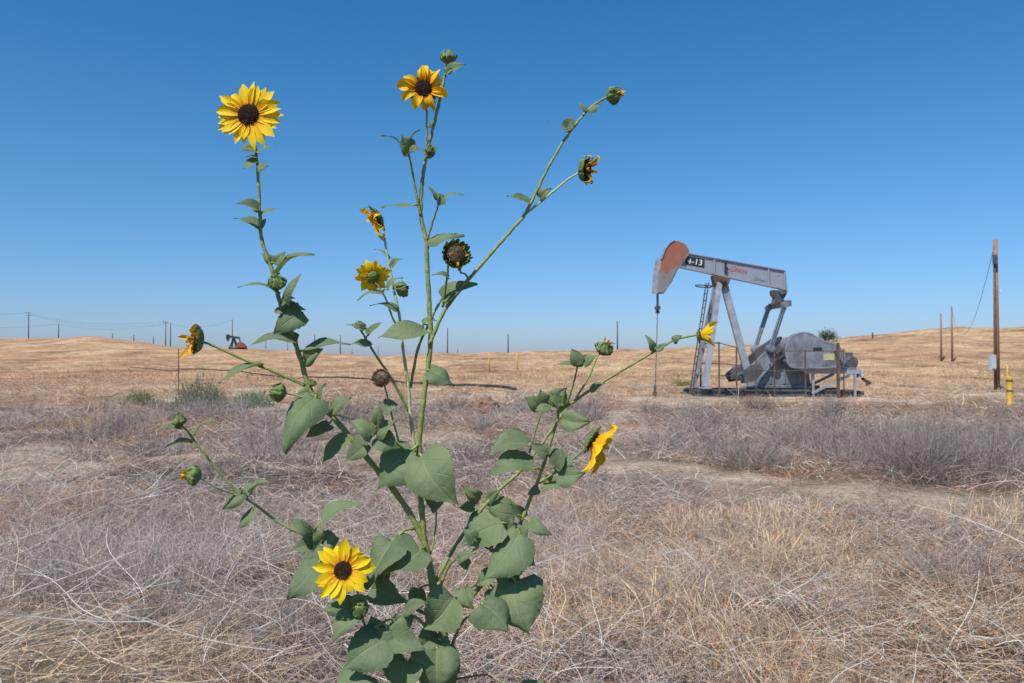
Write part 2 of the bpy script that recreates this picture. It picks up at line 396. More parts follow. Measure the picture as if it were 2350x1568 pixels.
def brush(cx,cy,R,H,ns,col,w,up=1.0):
    n=ns
    a=rng.random(n)*6.283
    rr=R*.45*np.sqrt(rng.random(n))
    base=np.stack([cx+rr*np.cos(a),cy+rr*np.sin(a),np.zeros(n)],1)
    base[:,2]=terrain(base[:,0],base[:,1])
    el=rng.random(n)
    lean=.1+1.25*el*up; L=H*(.7+.5*rng.random(n))*(1-el)+R*(.7+.6*rng.random(n))*el
    v,q,cc,P=strands("",base,L,w*(.7+.6*rng.random(n)),a+rng.normal(0,.7,n),lean,rng.normal(.2,.6,n),5,vary(np.tile(col,(n,1)),n,.2),'even',.8,.5)
    out=[(v,q,cc)]
    m=n*3
    i=rng.integers(0,n,m); kk=rng.integers(1,6,m)
    b2=P[i,kk]
    v,q,cc,_=strands("",b2,(R*.35)*(.3+rng.random(m)),w*.6*(.7+.6*rng.random(m)),rng.random(m)*6.283,rng.random(m)*1.4,rng.normal(.2,.6,m),3,vary(np.tile(col*1.05,(m,1)),m,.2),'taper',.8,.4)
    out.append((v,q,cc)); return out
br=[]
def bx(px,d): return (px-1175)/F*d
GB=np.array([.37,.30,.265])
def onpath(x0,d,m=.9):
    return x0>.5 and abs(d-float(pathline(np.array([x0]))[0]))<m and d<10.5
for i in range(30):
    d=9+4.2*random.random(); px=random.gauss(1750,110) if i%2 else random.uniform(1540,2480); x0=bx(px,d)
    if x0>.8 and d<float(pathline(np.array([x0]))[0])+1.5: continue
    br+=brush(x0,d,random.uniform(.2,.6),random.uniform(.10,.36),120,GB*random.uniform(.7,1.15),.0055)
for i in range(26):
    px=random.uniform(2030,2480); d=random.uniform(8.0,10.0)
    if onpath(bx(px,d),d,1.25): continue
    br+=brush(bx(px,d),d,random.uniform(.35,.6),random.uniform(.30,.52),190,GB*random.uniform(.7,1.05),.0052)
for i in range(26):
    d=random.uniform(13,20); px=random.uniform(760,2480)
    br+=brush(bx(px,d),d,random.uniform(.3,.8),random.uniform(.12,.36),85,GB*random.uniform(.6,1.1),.009)
for i in range(30):
    d=random.uniform(8,20); px=random.uniform(-120,760)
    br+=brush(bx(px,d),d,random.uniform(.3,.8),random.uniform(.12,.30),80,GB*random.uniform(.7,1.25),.0075)
for i in range(40):
    d=random.uniform(3.3,7.5); px=random.uniform(-120,1350)
    br+=brush(bx(px,d),d,random.uniform(.2,.55),random.uniform(.07,.2),95,GB*random.uniform(.9,1.6),.0032,1.1)
for i in range(22):
    d=random.uniform(3.8,6.4); px=random.uniform(1300,2400)
    if onpath(bx(px,d),d,1.7): continue
    br+=brush(bx(px,d),d,random.uniform(.2,.4),random.uniform(.05,.13),70,GB*random.uniform(.9,1.4),.0034,1.1)
strand_object("dead_brush",br,"grey dead tumbleweed brush spread over the prairie","dead brush")
tw=[]
for i in range(230):
    d=random.uniform(2.9,8); px=random.uniform(-100,2450) if random.random()<.5 else random.uniform(-100,1000)
    x0=bx(px,d)
    if onpath(x0,d,.9): continue
    base=np.array([[x0,d,gz(x0,d)+random.uniform(.03,.11)]])
    col=np.array([[.72,.65,.59]])*random.uniform(.5,1.2)
    v,q,cc,P=strands("",base,np.array([random.uniform(.3,.9)]),np.array([random.uniform(.003,.0065)]),np.array([random.uniform(0,6.28)]),np.array([random.uniform(1.25,1.5)]),np.array([random.uniform(-.2,.35)]),9,col,'even',.4,random.uniform(-.35,.35))
    tw.append((v,q,cc))
    m=random.randint(2,8); kk=rng.integers(1,8,m)
    v,q,cc,_=strands("",P[0][kk],rng.uniform(.08,.35,m),np.full(m,.0026),rng.random(m)*6.283,rng.uniform(.9,1.5,m),rng.normal(.2,.4,m),5,np.tile(col,(m,1)),'taper',.4,.4)
    tw.append((v,q,cc))
strand_object("dead_twigs",tw,"bleached dead twigs and stalks lying on straw","dead twigs")

# ------------------------------------------------ living shrubs
def shrub(name,px,d,R,H,col,label,flow=False,n=1600):
    x0=bx(px,d); e=empty(name,(x0,d,gz(x0,d)))
    meta(e,label,"shrub")
    ch=brush(x0,d,R*.85,H*1.15,200,col,.011)
    a=rng.random(n)*6.283; rr=R*np.sqrt(rng.random(n)); lump=.55+.75*fbm(rr*np.cos(a)*4+px,rr*np.sin(a)*4,5)
    hh=H*(1-(rr/R)**2)*rng.random(n)**.6*lump
    base=np.stack([x0+rr*np.cos(a),d+rr*np.sin(a),gz(x0,d)+hh],1)
    v,q,cc,_=strands("",base,.05+.07*rng.random(n),np.full(n,.014),rng.random(n)*6.283,rng.random(n)*1.4,rng.normal(0,.4,n),2,vary(np.tile(col*.95,(n,1)),n,.35))
    ch.append((v,q,cc))
    strand_object("foliage",ch,None,None,None,e)
    if flow:
        n=90; a=rng.random(n)*6.283; rr=R*np.sqrt(rng.random(n))
        base=np.stack([x0+rr*np.cos(a),d+rr*np.sin(a),gz(x0,d)+H*.8*(1-(rr/R)**2)+.01],1)
        v,q,cc,_=strands("",base,np.full(n,.03),np.full(n,.035),a,np.full(n,1.2),np.zeros(n),1,np.tile([.78,.76,.74],(n,1)))
        strand_object("blossoms",[(v,q,cc)],None,None,None,e)
shrub("desert_shrub",462,20,.78,.80,np.array([.19,.22,.135]),"low grey-green shrub growing in dry brush",n=1600)
shrub("desert_shrub",322,21,.45,.32,np.array([.25,.27,.12]),"small olive green shrub among dry straw",n=700)
shrub("desert_shrub",578,20.5,.6,.34,np.array([.24,.30,.16]),"pale green shrub dotted with white blossoms",True,n=900)
shrub("desert_shrub",1565,34,.6,.12,np.array([.25,.28,.09]),"low bright green weed patch in dry grass",n=400)
def far_bush(px,d,w,h,label):
    x0=bx(px,d); z0=gz(x0,d); e=empty("bush",(x0,d,z0)); meta(e,label,"bush")
    tr=MB()
    for i in range(6):
        a=random.uniform(0,6.28); tr.tube([(x0,d,z0-.1),(x0+math.cos(a)*w*.2,d+math.sin(a)*w*.2,z0+h*.4),(x0+math.cos(a)*w*.4,d+math.sin(a)*w*.3,z0+h*.75)],[.09,.06,.03],5)
    tr.obj("trunk",M_WOODF,e)
    b=MB()
    for i in range(1500):
        cl=i%9; ca=cl*2.4; cx=x0+math.cos(ca)*w*.32*(cl%3)/2; cy=d+math.sin(ca)*w*.3; cz=z0+h*(.4+.3*((cl*7)%5)/5)
        p=Vector((cx,cy,cz))+Vector((random.gauss(0,w*.13),random.gauss(0,w*.13),random.gauss(0,h*.2)))
        if p.z<z0: continue
        s=random.uniform(.06,.14); q=Matrix.Rotation(random.uniform(0,6.28),3,Vector((random.random(),random.random(),random.random())).normalized())
        b.add([p+q@Vector(k)*s for k in ((-1,-.5,0),(1,-.5,0),(1,.5,.2),(-1,.5,.2))],[(0,1,2,3)])
    b.obj("crown",M_BUSH,e)
far_bush(1898,162,4.4,2.6,"dark green bush standing on the hill crest")

def clod(px,d,w,h,label):
    x0=bx(px,d); import bmesh
    bm=bmesh.new(); bmesh.ops.create_icosphere(bm,subdivisions=4,radius=1)
    s=random.random()*50
    for v in bm.verts:
        c=v.co; f=1+.5*(float(fbm(np.array([c.x*2+s]),np.array([c.y*2+c.z*2.3]),5)[0])-.5)+.25*(float(fbm(np.array([c.x*7+s]),np.array([c.y*7+c.z*6]),5)[0])-.5)
        v.co=Vector((c.x*w/2*f,c.y*w*.4*f,max(c.z,-.3)*h*f))
    me=bpy.data.meshes.new("dirt_clod"); bm.to_mesh(me); bm.free(); me.materials.append(M_ROCK)
    ob=bpy.data.objects.new("dirt_clod",me); ob.location=(x0,d,gz(x0,d)); COL.objects.link(ob); meta(ob,label,"dirt clod")
clod(1112,19.3,.75,.26,"dark reddish brown dirt clod among dry brush")
clod(1405,19,.5,.10,"flat brown dirt clod in dry grass")
clod(1205,7.4,.28,.04,"small pale brown clod under the straw")

# ------------------------------------------------ pipeline
def tubeobj(name,pts,r,mat,label,cat,n=8,group=None):
    b=MB(); b.tube(pts,r,n); o=b.obj(name,mat,smooth=True); meta(o,label,cat,None,group); return o
pts=[];rr_=[]
for t in np.linspace(0,1,40):
    px=1185+(300-1185)*t; d=28.2+(70-28.2)*t**1.3
    x0=bx(px,d); pts.append((x0,d,gz(x0,d)+.13+.04*math.sin(t*19))); rr_.append(.055-.02*t)
tubeobj("pipeline",pts,rr_,M_BLACK,"long thin black pipe lying on dry ground","pipe")

# ------------------------------------------------ poles
def pole(px,d,toppy,r,label,arms=0,mat=None):
    x0=bx(px,d); z0=gz(x0,d); top=at(px,toppy,d)
    e=empty("utility_pole",(x0,d,z0)); meta(e,label,"utility pole",None,"utility poles across the field")
    b=MB(); b.tube([(x0,d,z0-.3),(x0,d,z0+(top.z-z0)*.5),(x0,d,top.z)],[r,r*.85,r*.7],10); b.obj("shaft",mat or M_WOODF,e,True)
    if arms:
        c=MB()
        for i in range(arms):
            zz=top.z-.35-.9*i; c.box((x0-1.0,d-.15,zz),(x0+1.0,d-.15,zz),.10,.11)
            for k in (-1,-.5,.5,1): c.tube([(x0+k,d-.15,zz+.07),(x0+k,d-.15,zz+.22)],.04,6)
        c.obj("crossarm",mat or M_WOODF,e)
    return e,Vector((x0,d,top.z))
DP="weathered wooden utility pole standing on dry hills"
farp=[(65,270,716,2),(134,270,744,0),(380,265,738,1),(391,262,741,0),(533,250,734,0),(722,238,767,0),(781,232,769,0),(868,225,795,0),(1027,212,752,0),(1166,200,766,0),(1417,190,737,0),(258,275,765,0),(307,270,768,0),(352,270,772,0),(610,245,780,0),(660,240,783,0),(808,232,800,0),(1050,214,800,0),(1700,175,770,0),(2003,160,763,0)]
tops={}
for px,d,tp,a in farp:
    small=(820-tp)<45
    _,tops[px]=pole(px,d,tp,.09 if small else .17,DP,a)
_,t1=pole(2160,90,720,.13,"slim brown utility pole on the hillside",0,M_WOOD)
_,t2=pole(2185,88,704,.13,"slim brown utility pole on the hillside",0,M_WOOD)
e,t3=pole(2287,31.3,550,.115,"brown wooden utility pole with conduit and grey box",0,M_WOOD)
x0=t3.x
b=MB(); b.tube([(x0-.12,31.15,.1),(x0-.12,31.15,t3.z-.9)],.03,8); b.obj("conduit",M_RUST,e,True)
b=MB(); b.box((x0-.14,31.1,t3.z-1.0),(x0-.14,31.1,t3.z-.62),.13,.12); b.obj("bracket",M_STEELD,e)
p=at(2277,832,31.0); b=MB(); b.box(p+Vector((0,0,-.30)),p+Vector((0,0,.30)),.22,.16); b.box(p+Vector((0,-.12,-.24)),p+Vector((0,-.12,.24)),.18,.01)
b.obj("meter_box",M_BOX,e,False,.01)
p=at(2294,668,31.1); b=MB(); b.tube([p,p+Vector((0,-.06,0))],.03,8); b.obj("insulator",M_WHITE,e)
def cable(a,b_,sag,r,label):
    pts=[a.lerp(b_,float(t))-Vector((0,0,sag*4*float(t)*(1-float(t)))) for t in np.linspace(0,1,24)]
    tubeobj("power_cable",pts,r,M_WIRE,label,"cable",5,"overhead cables")
cable(t3-Vector((.1,0,.5)),t2,3.2,.010,"thin dark cable sagging between wooden poles")
LC="thin overhead cable strung between distant poles"
cable(at(-160,712,300),tops[65]-Vector((0,0,.3)),1.0,.028,LC)
cable(tops[65]-Vector((.9,0,.3)),tops[380],2.2,.022,LC)
cable(tops[65]-Vector((-.9,0,1.2)),tops[380]-Vector((0,0,.8)),2.2,.022,LC)
cable(at(-160,748,290),tops[134],1.0,.022,LC)
cable(tops[380]-Vector((0,0,.3)),tops[533],2,.022,LC)
cable(tops[134],tops[391],2,.022,LC)
def bollard(px,d,toppy,r):
    x0=bx(px,d); z0=gz(x0,d); tz=at(px,toppy,d).z; e=empty("bollard",(x0,d,z0)); meta(e,"yellow steel bollard with dark reflective bands","bollard")
    b=MB(); b.tube([(x0,d,z0-.1),(x0,d,tz-.01),(x0,d,tz)],[r,r,r*.9],16); b.obj("post",M_YEL,e)
    for f in (.50,.86):
        b=MB(); z=z0+(tz-z0)*f; b.tube([(x0,d,z-.03),(x0,d,z+.03)],r+.004,16); b.obj("reflective_band",M_STEELD,e)
bollard(2316,21,865,.072)
def marker(px,d,toppy,mat=M_YEL,r=.04,label="thin yellow marker post standing in dry grass"):
    x0=bx(px,d); z0=gz(x0,d); tz=at(px,toppy,d).z; b=MB(); b.tube([(x0,d,z0-.1),(x0,d,tz-.02),(x0,d,tz)],[r,r,r*.5],8)
    o=b.obj("marker_post",mat,None,True); meta(o,label,"marker post",None,"marker posts in the field")
marker(2311,25,838,r=.028); marker(1123,70,808,r=.055); marker(1187,72,812,r=.05)
marker(410,30,800,mat=M_RUST,r=.018,label="thin rusty marker post in the brush")

# ------------------------------------------------ pumpjack
PD=26.0
def J(px,py,dy=0): return at(px,py,PD+dy)
def poly(lst,dy):
    return [(J(a,b,dy).x,J(a,b,dy).z) for a,b in lst]
def pumpjack():
    e=empty("pumpjack",(J(1755,908).x,PD,0)); meta(e,"weathered grey oil pumpjack with faded red horsehead","pumpjack")
    b=MB()
    for dy in (-.75,.75):
        a=J(1592,892,-.75); c=J(1962,897,-.75)
        b.box((a.x,PD+dy,.20),(c.x,PD+dy,.20),.14,.05); b.box((a.x,PD+dy,.02),(c.x,PD+dy,.02),.14,.05); b.box((a.x,PD+dy,.11),(c.x,PD+dy,.11),.03,.16)
    for px in (1595,1640,1700,1760,1850,1900,1958):
        x=J(px,890).x; b.box((x,PD-.68,.11),(x,PD+.68,.11),.12,.12)
    b.obj("skid_base",M_STEELD,e)
    # samson post: two front legs, one rear leg
    b=MB()
    apexL=J(1648,650,-.12); apexR=J(1662,652,-.05)
    fl=J(1618,888,-.8); fr=J(1724,886,-.1)
    for s in (-1,1):
        p1=Vector((apexL.x+.03,PD+.16*s,apexL.z)); p2=Vector((fl.x,PD+.8*s,fl.z))
        b.box(p1,p2,.17,.15,(0,1,0)); b.box(p2+Vector((-.17,0,-.03)),p2+Vector((.17,0,-.03)),.3,.05)
    p1=Vector((apexR.x,PD,apexR.z)); p2=Vector((fr.x,PD-.1,fr.z)); b.box(p1,p2,.22,.17,(0,1,0))
    b.box(p2+Vector((-.2,0,-.03)),p2+Vector((.2,0,-.03)),.4,.05)
    for f in (.28,.62,.88):
        m=apexL.lerp(fl,f); w=.16+(.8-.16)*f; b.box((m.x,PD-w,m.z),(m.x,PD+w,m.z),.07,.07)
    post=b.obj("samson_post",M_STEELL,e)
    b=MB(); 
    la=J(1636,648,-.5); lb=J(1600,892,-.5)
    for dy in (-.45,-.1): b.box((la.x-.12,PD+dy,la.z),(lb.x-.12,PD+dy,lb.z),.03,.05,(0,1,0))
    for i in range(15):
        p=Vector((la.x-.12,0,la.z)).lerp(Vector((lb.x-.12,0,lb.z)),(i+.5)/15); b.tube([(p.x,PD-.45,p.z),(p.x,PD-.1,p.z)],.016,6)
    b.obj("ladder",M_RUST,post)
    b=MB(); hp=[]
    for k in range(17):
        a=math.radians(-150+300*k/16); c=J(1617,657,-.05)
        hp.append((c.x-.30*math.cos(a)*.95,PD+.33*math.sin(a),c.z+.03*math.cos(a)))
    b.tube(hp,.018,6); b.tube([hp[0],J(1645,640,0)],.018,6); b.tube([hp[-1],J(1645,640,0)],.018,6); b.obj("safety_hoop",M_BLACK,post)
    b=MB(); b.prism(poly([(1636,632),(1676,639),(1672,652),(1664,662),(1648,662),(1640,650)],-.15),PD-.2,PD+.2)
    c=J(1657,642,-.2); b.tube([(c.x,PD-.3,c.z),(c.x,PD+.3,c.z)],.10,14); b.obj("saddle_bearing",M_RUST,post,False,.01)
    # walking beam
    b=MB()
    b.prism(poly([(1560,584),(1581,584),(1803,623),(1807,663),(1560,611)],-.02),PD-.02,PD+.02)
    T0,T1=J(1572,580,-.1),J(1803,621,-.1); B0,B1=J(1556,611,-.1),J(1808,665,-.1)
    b.box((T0.x,PD,T0.z),(T1.x,PD,T1.z),.16,.03); b.box((B0.x,PD,B0.z),(B1.x,PD,B1.z),.24,.05)
    for px in (1640,1765,1802):
        t=(px-1572)/231; u=(px-1556)/252
        p=T0.lerp(T1,t); q_=B0.lerp(B1,u); b.box((p.x,PD-.05,p.z-.01),(q_.x,PD-.05,q_.z),.02,.06,(1,0,0))
        b.box((p.x,PD+.07,p.z-.01),(q_.x,PD+.07,q_.z),.02,.10,(1,0,0))
    beam=b.obj("walking_beam",M_BEAM,e)
    b=MB(); b.prism(poly([(1573,588),(1617,596),(1617,615),(1573,607)],-.04),PD-.031,PD-.024); b.obj("number_plate",M_BLACK,beam)
    b=MB(); b.prism(poly([(1661,600),(1666,601),(1666,632),(1661,631)],-.04),PD-.14,PD-.124); b.obj("black_band",M_BLACK,beam)
    def text(s,px,py,h,ang,mat,name,par,y,bold=.0,sx=1,sp=1.0):
        cu=bpy.data.curves.new(name+"_src",'FONT'); cu.body=s; cu.size=h; cu.extrude=.003; cu.offset=bold; cu.align_x='CENTER'; cu.align_y='CENTER'; cu.space_character=sp
        to=bpy.data.objects.new(name+"_src",cu); COL.objects.link(to)
        dg=bpy.context.evaluated_depsgraph_get(); me=bpy.data.meshes.new_from_object(to.evaluated_get(dg))
        bpy.data.objects.remove(to)
        p=J(px,py,-.04); M4=Matrix.Translation((p.x,y,p.z))@Matrix.Rotation(math.radians(ang),4,'Y')@Matrix.Rotation(math.radians(90),4,'X')@Matrix.Diagonal((sx,1,1,1))
        me.transform(M4); me.name=name; me.materials.clear(); me.materials.append(mat)
        ob=bpy.data.objects.new(name,me); link(ob,par); return ob
    text("4-13",1595,601.5,.25,9.5,M_WHITE,"number_marking",beam,PD-.038,.004,1.0,1.12)
    text("LUFKIN",1694,621,.17,10.5,M_REDL,"lettering",beam,PD-.030,.003,1.0,1.05)
    # horsehead
    b=MB()
    out=[(1548,553),(1556,553),(1572,560),(1582,574),(1580,584),(1564,603),(1553,621),(1542,643),(1532,660),(1524,672),(1510,672),(1511,650),(1514,622),(1520,596),(1529,572),(1538,559)]
    b.prism(poly(out,-.12),PD-.13,PD+.13)
    zz=J(1545,640,0).z; z2=J(1545,600,0).z
    MH=mat_horsehead(zz,z2)
    hh=b.obj("horsehead",MH,e,False,.012)
    b=MB()
    arc=[(1548,551.5),(1537,558),(1527,571),(1518,595),(1513,622),(1510,650),(1509,674)]
    for a_,c_ in zip(arc,arc[1:]):
        p=J(*a_,-.12); q_=J(*c_,-.12); b.box((p.x,PD,p.z),(q_.x,PD,q_.z),.32,.03)
    edge=[(1524,673),(1543,645),(1554,622),(1565,604),(1582,581)]
    for a_,c_ in zip(edge,edge[1:]):
        p=J(*a_,-.12); q_=J(*c_,-.12); b.box((p.x,PD,p.z),(q_.x,PD,q_.z),.28,.02)
    b.obj("face_plate",M_STEELL,hh)
    b=MB(); 
    for dy in (-.1,.1):
        p=J(1509,672,0); q_=J(1509,705,0); b.tube([(p.x,PD+dy,p.z),(q_.x,PD+dy,q_.z)],.018,6)
    b.obj("bridle_cable",M_WIRE,hh)
    b=MB(); p=J(1509,700,0); b.box((p.x,PD-.17,p.z-.10),(p.x,PD+.17,p.z-.10),.13,.12); b.tube([(p.x,PD,p.z),(p.x,PD,p.z-.26)],[.05,.045],10); b.box((p.x,PD,p.z-.20),(p.x,PD,p.z-.28),.12,.12); b.obj("carrier_bar",M_RUST,hh,False,.008)
    b=MB(); q_=J(1504,886,0); b.tube([(p.x,PD,p.z-.2),(q_.x,PD,q_.z)],.013,8); b.obj("polished_rod",M_STEELD,hh)
    # equalizer
    b=MB(); c=J(1790,668,0)
    b.prism(poly([(1772,666),(1806,668),(1804,676),(1798,686),(1800,700),(1794,706),(1780,706),(1774,698),(1778,684),(1772,676)],-.1),PD-.16,PD+.16)
    b.tube([(c.x,PD-.24,c.z-.05),(c.x,PD+.24,c.z-.05)],.09,12)
    z=J(1788,700,0).z; b.box((c.x-.02,PD-.85,z),(c.x-.02,PD+.85,z),.20,.18); b.obj("equalizer",M_STEELD,e,False,.01)
    top=J(1801,700,-.8)
    for s,(bp) in ((-1,J(1768,800,-.8)),(1,J(1768,800,-.8))):
        b=MB(); b.box((top.x,PD+.8*s,top.z),(bp.x,PD+.8*s,bp.z),.03,.13,(0,1,0)); o=Vector((.06,0,.015))
        b.box(Vector((top.x,PD+.8*s,top.z))+o,Vector((bp.x,PD+.8*s,bp.z))+o,.12,.02,(1,0,0)); b.box(Vector((top.x,PD+.8*s,top.z))-o,Vector((bp.x,PD+.8*s,bp.z))-o,.12,.02,(1,0,0))
        b.tube([(bp.x,PD+.8*s-.14,bp.z),(bp.x,PD+.8*s+.14,bp.z)],.12,14); b.tube([(top.x,PD+.8*s-.1,top.z),(top.x,PD+.8*s+.1,top.z)],.1,14)
        b.obj("pitman_arm",M_STEELL if s>0 else M_STEEL,e)
        dyc=.62*s
        b=MB()
        P1=poly([(1822,770),(1832,790),(1822,806),(1762,838),(1735,872),(1700,874),(1692,860),(1720,842),(1762,800),(1800,775)],-.62)
        b.prism(P1,PD+dyc-.06,PD+dyc+.06)
        cr=b.obj("crank_arm",M_STEEL if s<0 else M_STEELD,e,False,.012)
        b=MB()
        P2=poly([(1690,862),(1716,840),(1738,834),(1748,846),(1740,862),(1724,876),(1700,880)],-.62)
        b.prism(P2,PD+dyc-.20,PD+dyc-.061) if s<0 else b.prism(P2,PD+dyc+.061,PD+dyc+.2)
        b.prism(poly([(1760,803),(1785,790),(1795,800),(1772,822)],-.62),PD+dyc-.15*(1 if s<0 else -1),PD+dyc-.061*(1 if s<0 else -1))
        b.obj("counterweight",M_STEELD,cr,False,.015)
    b=MB(); b.prism(poly([(1786,806),(1850,806),(1856,850),(1862,892),(1740,892),(1752,866),(1776,840)],-.4),PD-.42,PD+.42)
    b.box((J(1735,893).x,PD-.5,.30),(J(1868,893).x,PD-.5,.30),.06,.10); c=J(1815,790,0)
    b.tube([(c.x,PD-.6,c.z),(c.x,PD+.6,c.z)],.14,16)
    for px in (1768,1800,1832): 
        p=J(px,850,-.45); b.box((p.x,PD-.44,p.z+.3),(p.x,PD-.44,p.z-.45),.04,.05,(1,0,0))
    b.obj("gear_reducer",M_STEEL,e,False,.02)
    # belt guard
    pts=[]
    for k in range(15):
        a=math.radians(205-150*k/14); pts.append((1843+43*math.cos(a),806-43*math.sin(a)))
    pts+=[(1888,783),(1910,789),(1926,798),(1935,812),(1936,830),(1930,840),(1905,843),(1870,845),(1835,848),(1812,842),(1803,830)]
    b=MB(); P=poly(pts,-.9); b.prism(P,PD-1.0,PD-.64)
    g=b.obj("belt_guard",M_STEEL,e,False,.02)
    b=MB(); n=len(P)
    for i in range(n):
        p=P[i]; q_=P[(i+1)%n]; b.box((p[0],PD-1.0,p[1]),(q_[0],PD-1.0,q_[1]),.02,.03)
    b.obj("guard_rim",M_STEELL,g)
    b=MB(); b.prism(poly([(1890,812),(1915,812),(1915,827),(1890,827)],-1),PD-1.012,PD-1.004); b.obj("warning_sign",M_SIGNY,g)
    b=MB(); b.prism(poly([(1866,798),(1886,798),(1886,806),(1866,806)],-1),PD-1.012,PD-1.004); b.obj("black_decal",M_BLACK,g)
    b=MB()
    for dy in (-.8,.5):
        a=J(1845,853,-.8); c=J(1976,853,-.8); b.box((a.x,PD+dy,a.z),(c.x,PD+dy,c.z),.08,.14)
        a=J(1862,903,-.8); c=J(1952,860,-.8); b.box((a.x,PD+dy,a.z),(c.x,PD+dy,c.z),.07,.12,(0,1,0))
        for px in (1866,1962):
            a=J(px,905,-.8); c=J(px,858,-.8); b.box((a.x,PD+dy,0),(c.x,PD+dy,c.z),.07,.07)
    a=J(1845,848,-.8); c=J(1976,848,-.8); b.box((a.x,PD-.15,a.z+.04),(c.x,PD-.15,c.z+.04),1.2,.03)
    b.obj("motor_platform",M_STEELL,e)
    b=MB(); c=J(1946,832,-.3); b.tube([(c.x,PD-.65,c.z),(c.x,PD-.6,c.z),(c.x,PD-.05,c.z),(c.x,PD,c.z)],[.16,.2,.2,.16],16)
    for i in range(9): b.tube([(c.x,PD-.58+.06*i,c.z),(c.x,PD-.56+.06*i,c.z)],.215,16)
    b.box((c.x,PD-.35,c.z-.12),(c.x,PD-.35,c.z-.26),.35,.4); b.box((c.x-.03,PD-.4,c.z+.15),(c.x-.03,PD-.4,c.z+.32),.2,.2); b.obj("motor",M_STEELD,e,False,.008)
    b=MB(); p=J(1973,858,-.5); b.box(p+Vector((0,0,-.12)),p+Vector((0,0,.14)),.16,.18); b.obj("control_box",M_BOX,e,False,.01)
    b=MB(); p=J(1978,868,-.4); b.tube([p,J(1990,876,-.4),J(1998,880,-.4)],.05,8); b.tube([J(1990,872,-.4),J(1990,886,-.4)],.04,8); b.obj("pipe_fitting",M_RUST,e)
pumpjack()
def wellhead():
    x=J(1503,890).x; e=empty("wellhead",(x,PD,0)); meta(e,"small wellhead with blue valve in dry grass","wellhead")
    b=MB(); b.tube([(x,PD,-.1),(x,PD,.12),(x,PD,.13),(x,PD,.27)],[.07,.07,.04,.04],12); b.obj("casing",M_RUST,e)
    b=MB(); b.tube([(x,PD,.26),(x,PD,.30),(x,PD,.36)],[.045,.05,.035],12); b.obj("valve",M_BLUE,e)
wellhead()
def railing():
    e=empty("safety_railing",(J(1790,905).x,PD-1.3,0)); meta(e,"rusty steel safety railing around the pumpjack","safety railing")
    y=PD-1.35
    def R(px,py): return J(px,py,-1.35)
    for px,tp,w in ((1650,785,.04),(1690,798,.04),(1735,804,.028),(1777,803,.032),(1848,803,.036),(1923,787,.075),(1936,800,.03)):
        b=MB(); p=R(px,tp); b.box((p.x,y,-.1),(p.x,y,p.z),w,w); b.obj("post",M_RUST,e)
    b=MB()
    for a,c in (((1650,787),(1690,798)),((1650,835),(1690,838)),((1650,862),(1690,864)),((1735,806),(1925,806)),((1735,851),(1925,851)),((1925,806),(1940,806))):
        p=R(*a);q=R(*c); b.box(p,q,.02,.028)
    p=R(1650,787); b.box(p,p+Vector((0,2.4,0)),.035,.04); p=R(1925,806); b.box(p,p+Vector((0,2.2,0)),.035,.04)
    p=R(1650,835); b.box(p,p+Vector((0,2.4,0)),.035,.04)
    b.obj("rail",M_RUST,e)
    for px,dy in ((1650,2.4),(1925,2.2)):
        b=MB(); p=R(px,800); b.box((p.x,y+dy,-.1),(p.x,y+dy,p.z),.05,.05); b.obj("post",M_RUST,e)
railing()
def small_jack():
    D=235.0; 
    def K(px,py,dy=0): return at(px,py,D+dy)
    x0=K(540,800).x; zb=gz(x0,D); e=empty("pumpjack",(x0,D,zb)); meta(e,"dark pumpjack with red counterweights on far hill","pumpjack")
    b=MB(); p=K(523,772);q=K(550,776); b.box(p,q,.4,.6); b.obj("walking_beam",M_BLACK,e)
    b=MB(); b.prism([(K(a,c).x,K(a,c).z) for a,c in ((519,770),(524,767),(528,770),(527,777),(522,784),(520,778))],D-.3,D+.3); b.obj("horsehead",M_BLACK,e)
    b=MB()
    for px in (528,545):
        for dy in (-1,1): b.box(K(537,775),Vector((K(px,800).x,D+dy,zb)),.28,.28)
    b.obj("samson_post",M_BLACK,e)
    b=MB(); b.prism([(K(a,c).x,K(a,c).z) for a,c in ((545,790),(551,785),(557,787),(565,795),(563,801),(548,802))],D-.8,D+.8); b.obj("counterweight",mat_noise("dull_red",(.22,.05,.035),(.30,.07,.05),2,.6),e)
    b=MB(); b.box(K(550,776),K(552,792),.25,.25); b.box(Vector((K(526,800).x,D,zb+.2)),Vector((K(566,800).x,D,zb+.2)),1.6,.4); b.obj("skid_base",M_BLACK,e)
small_jack()

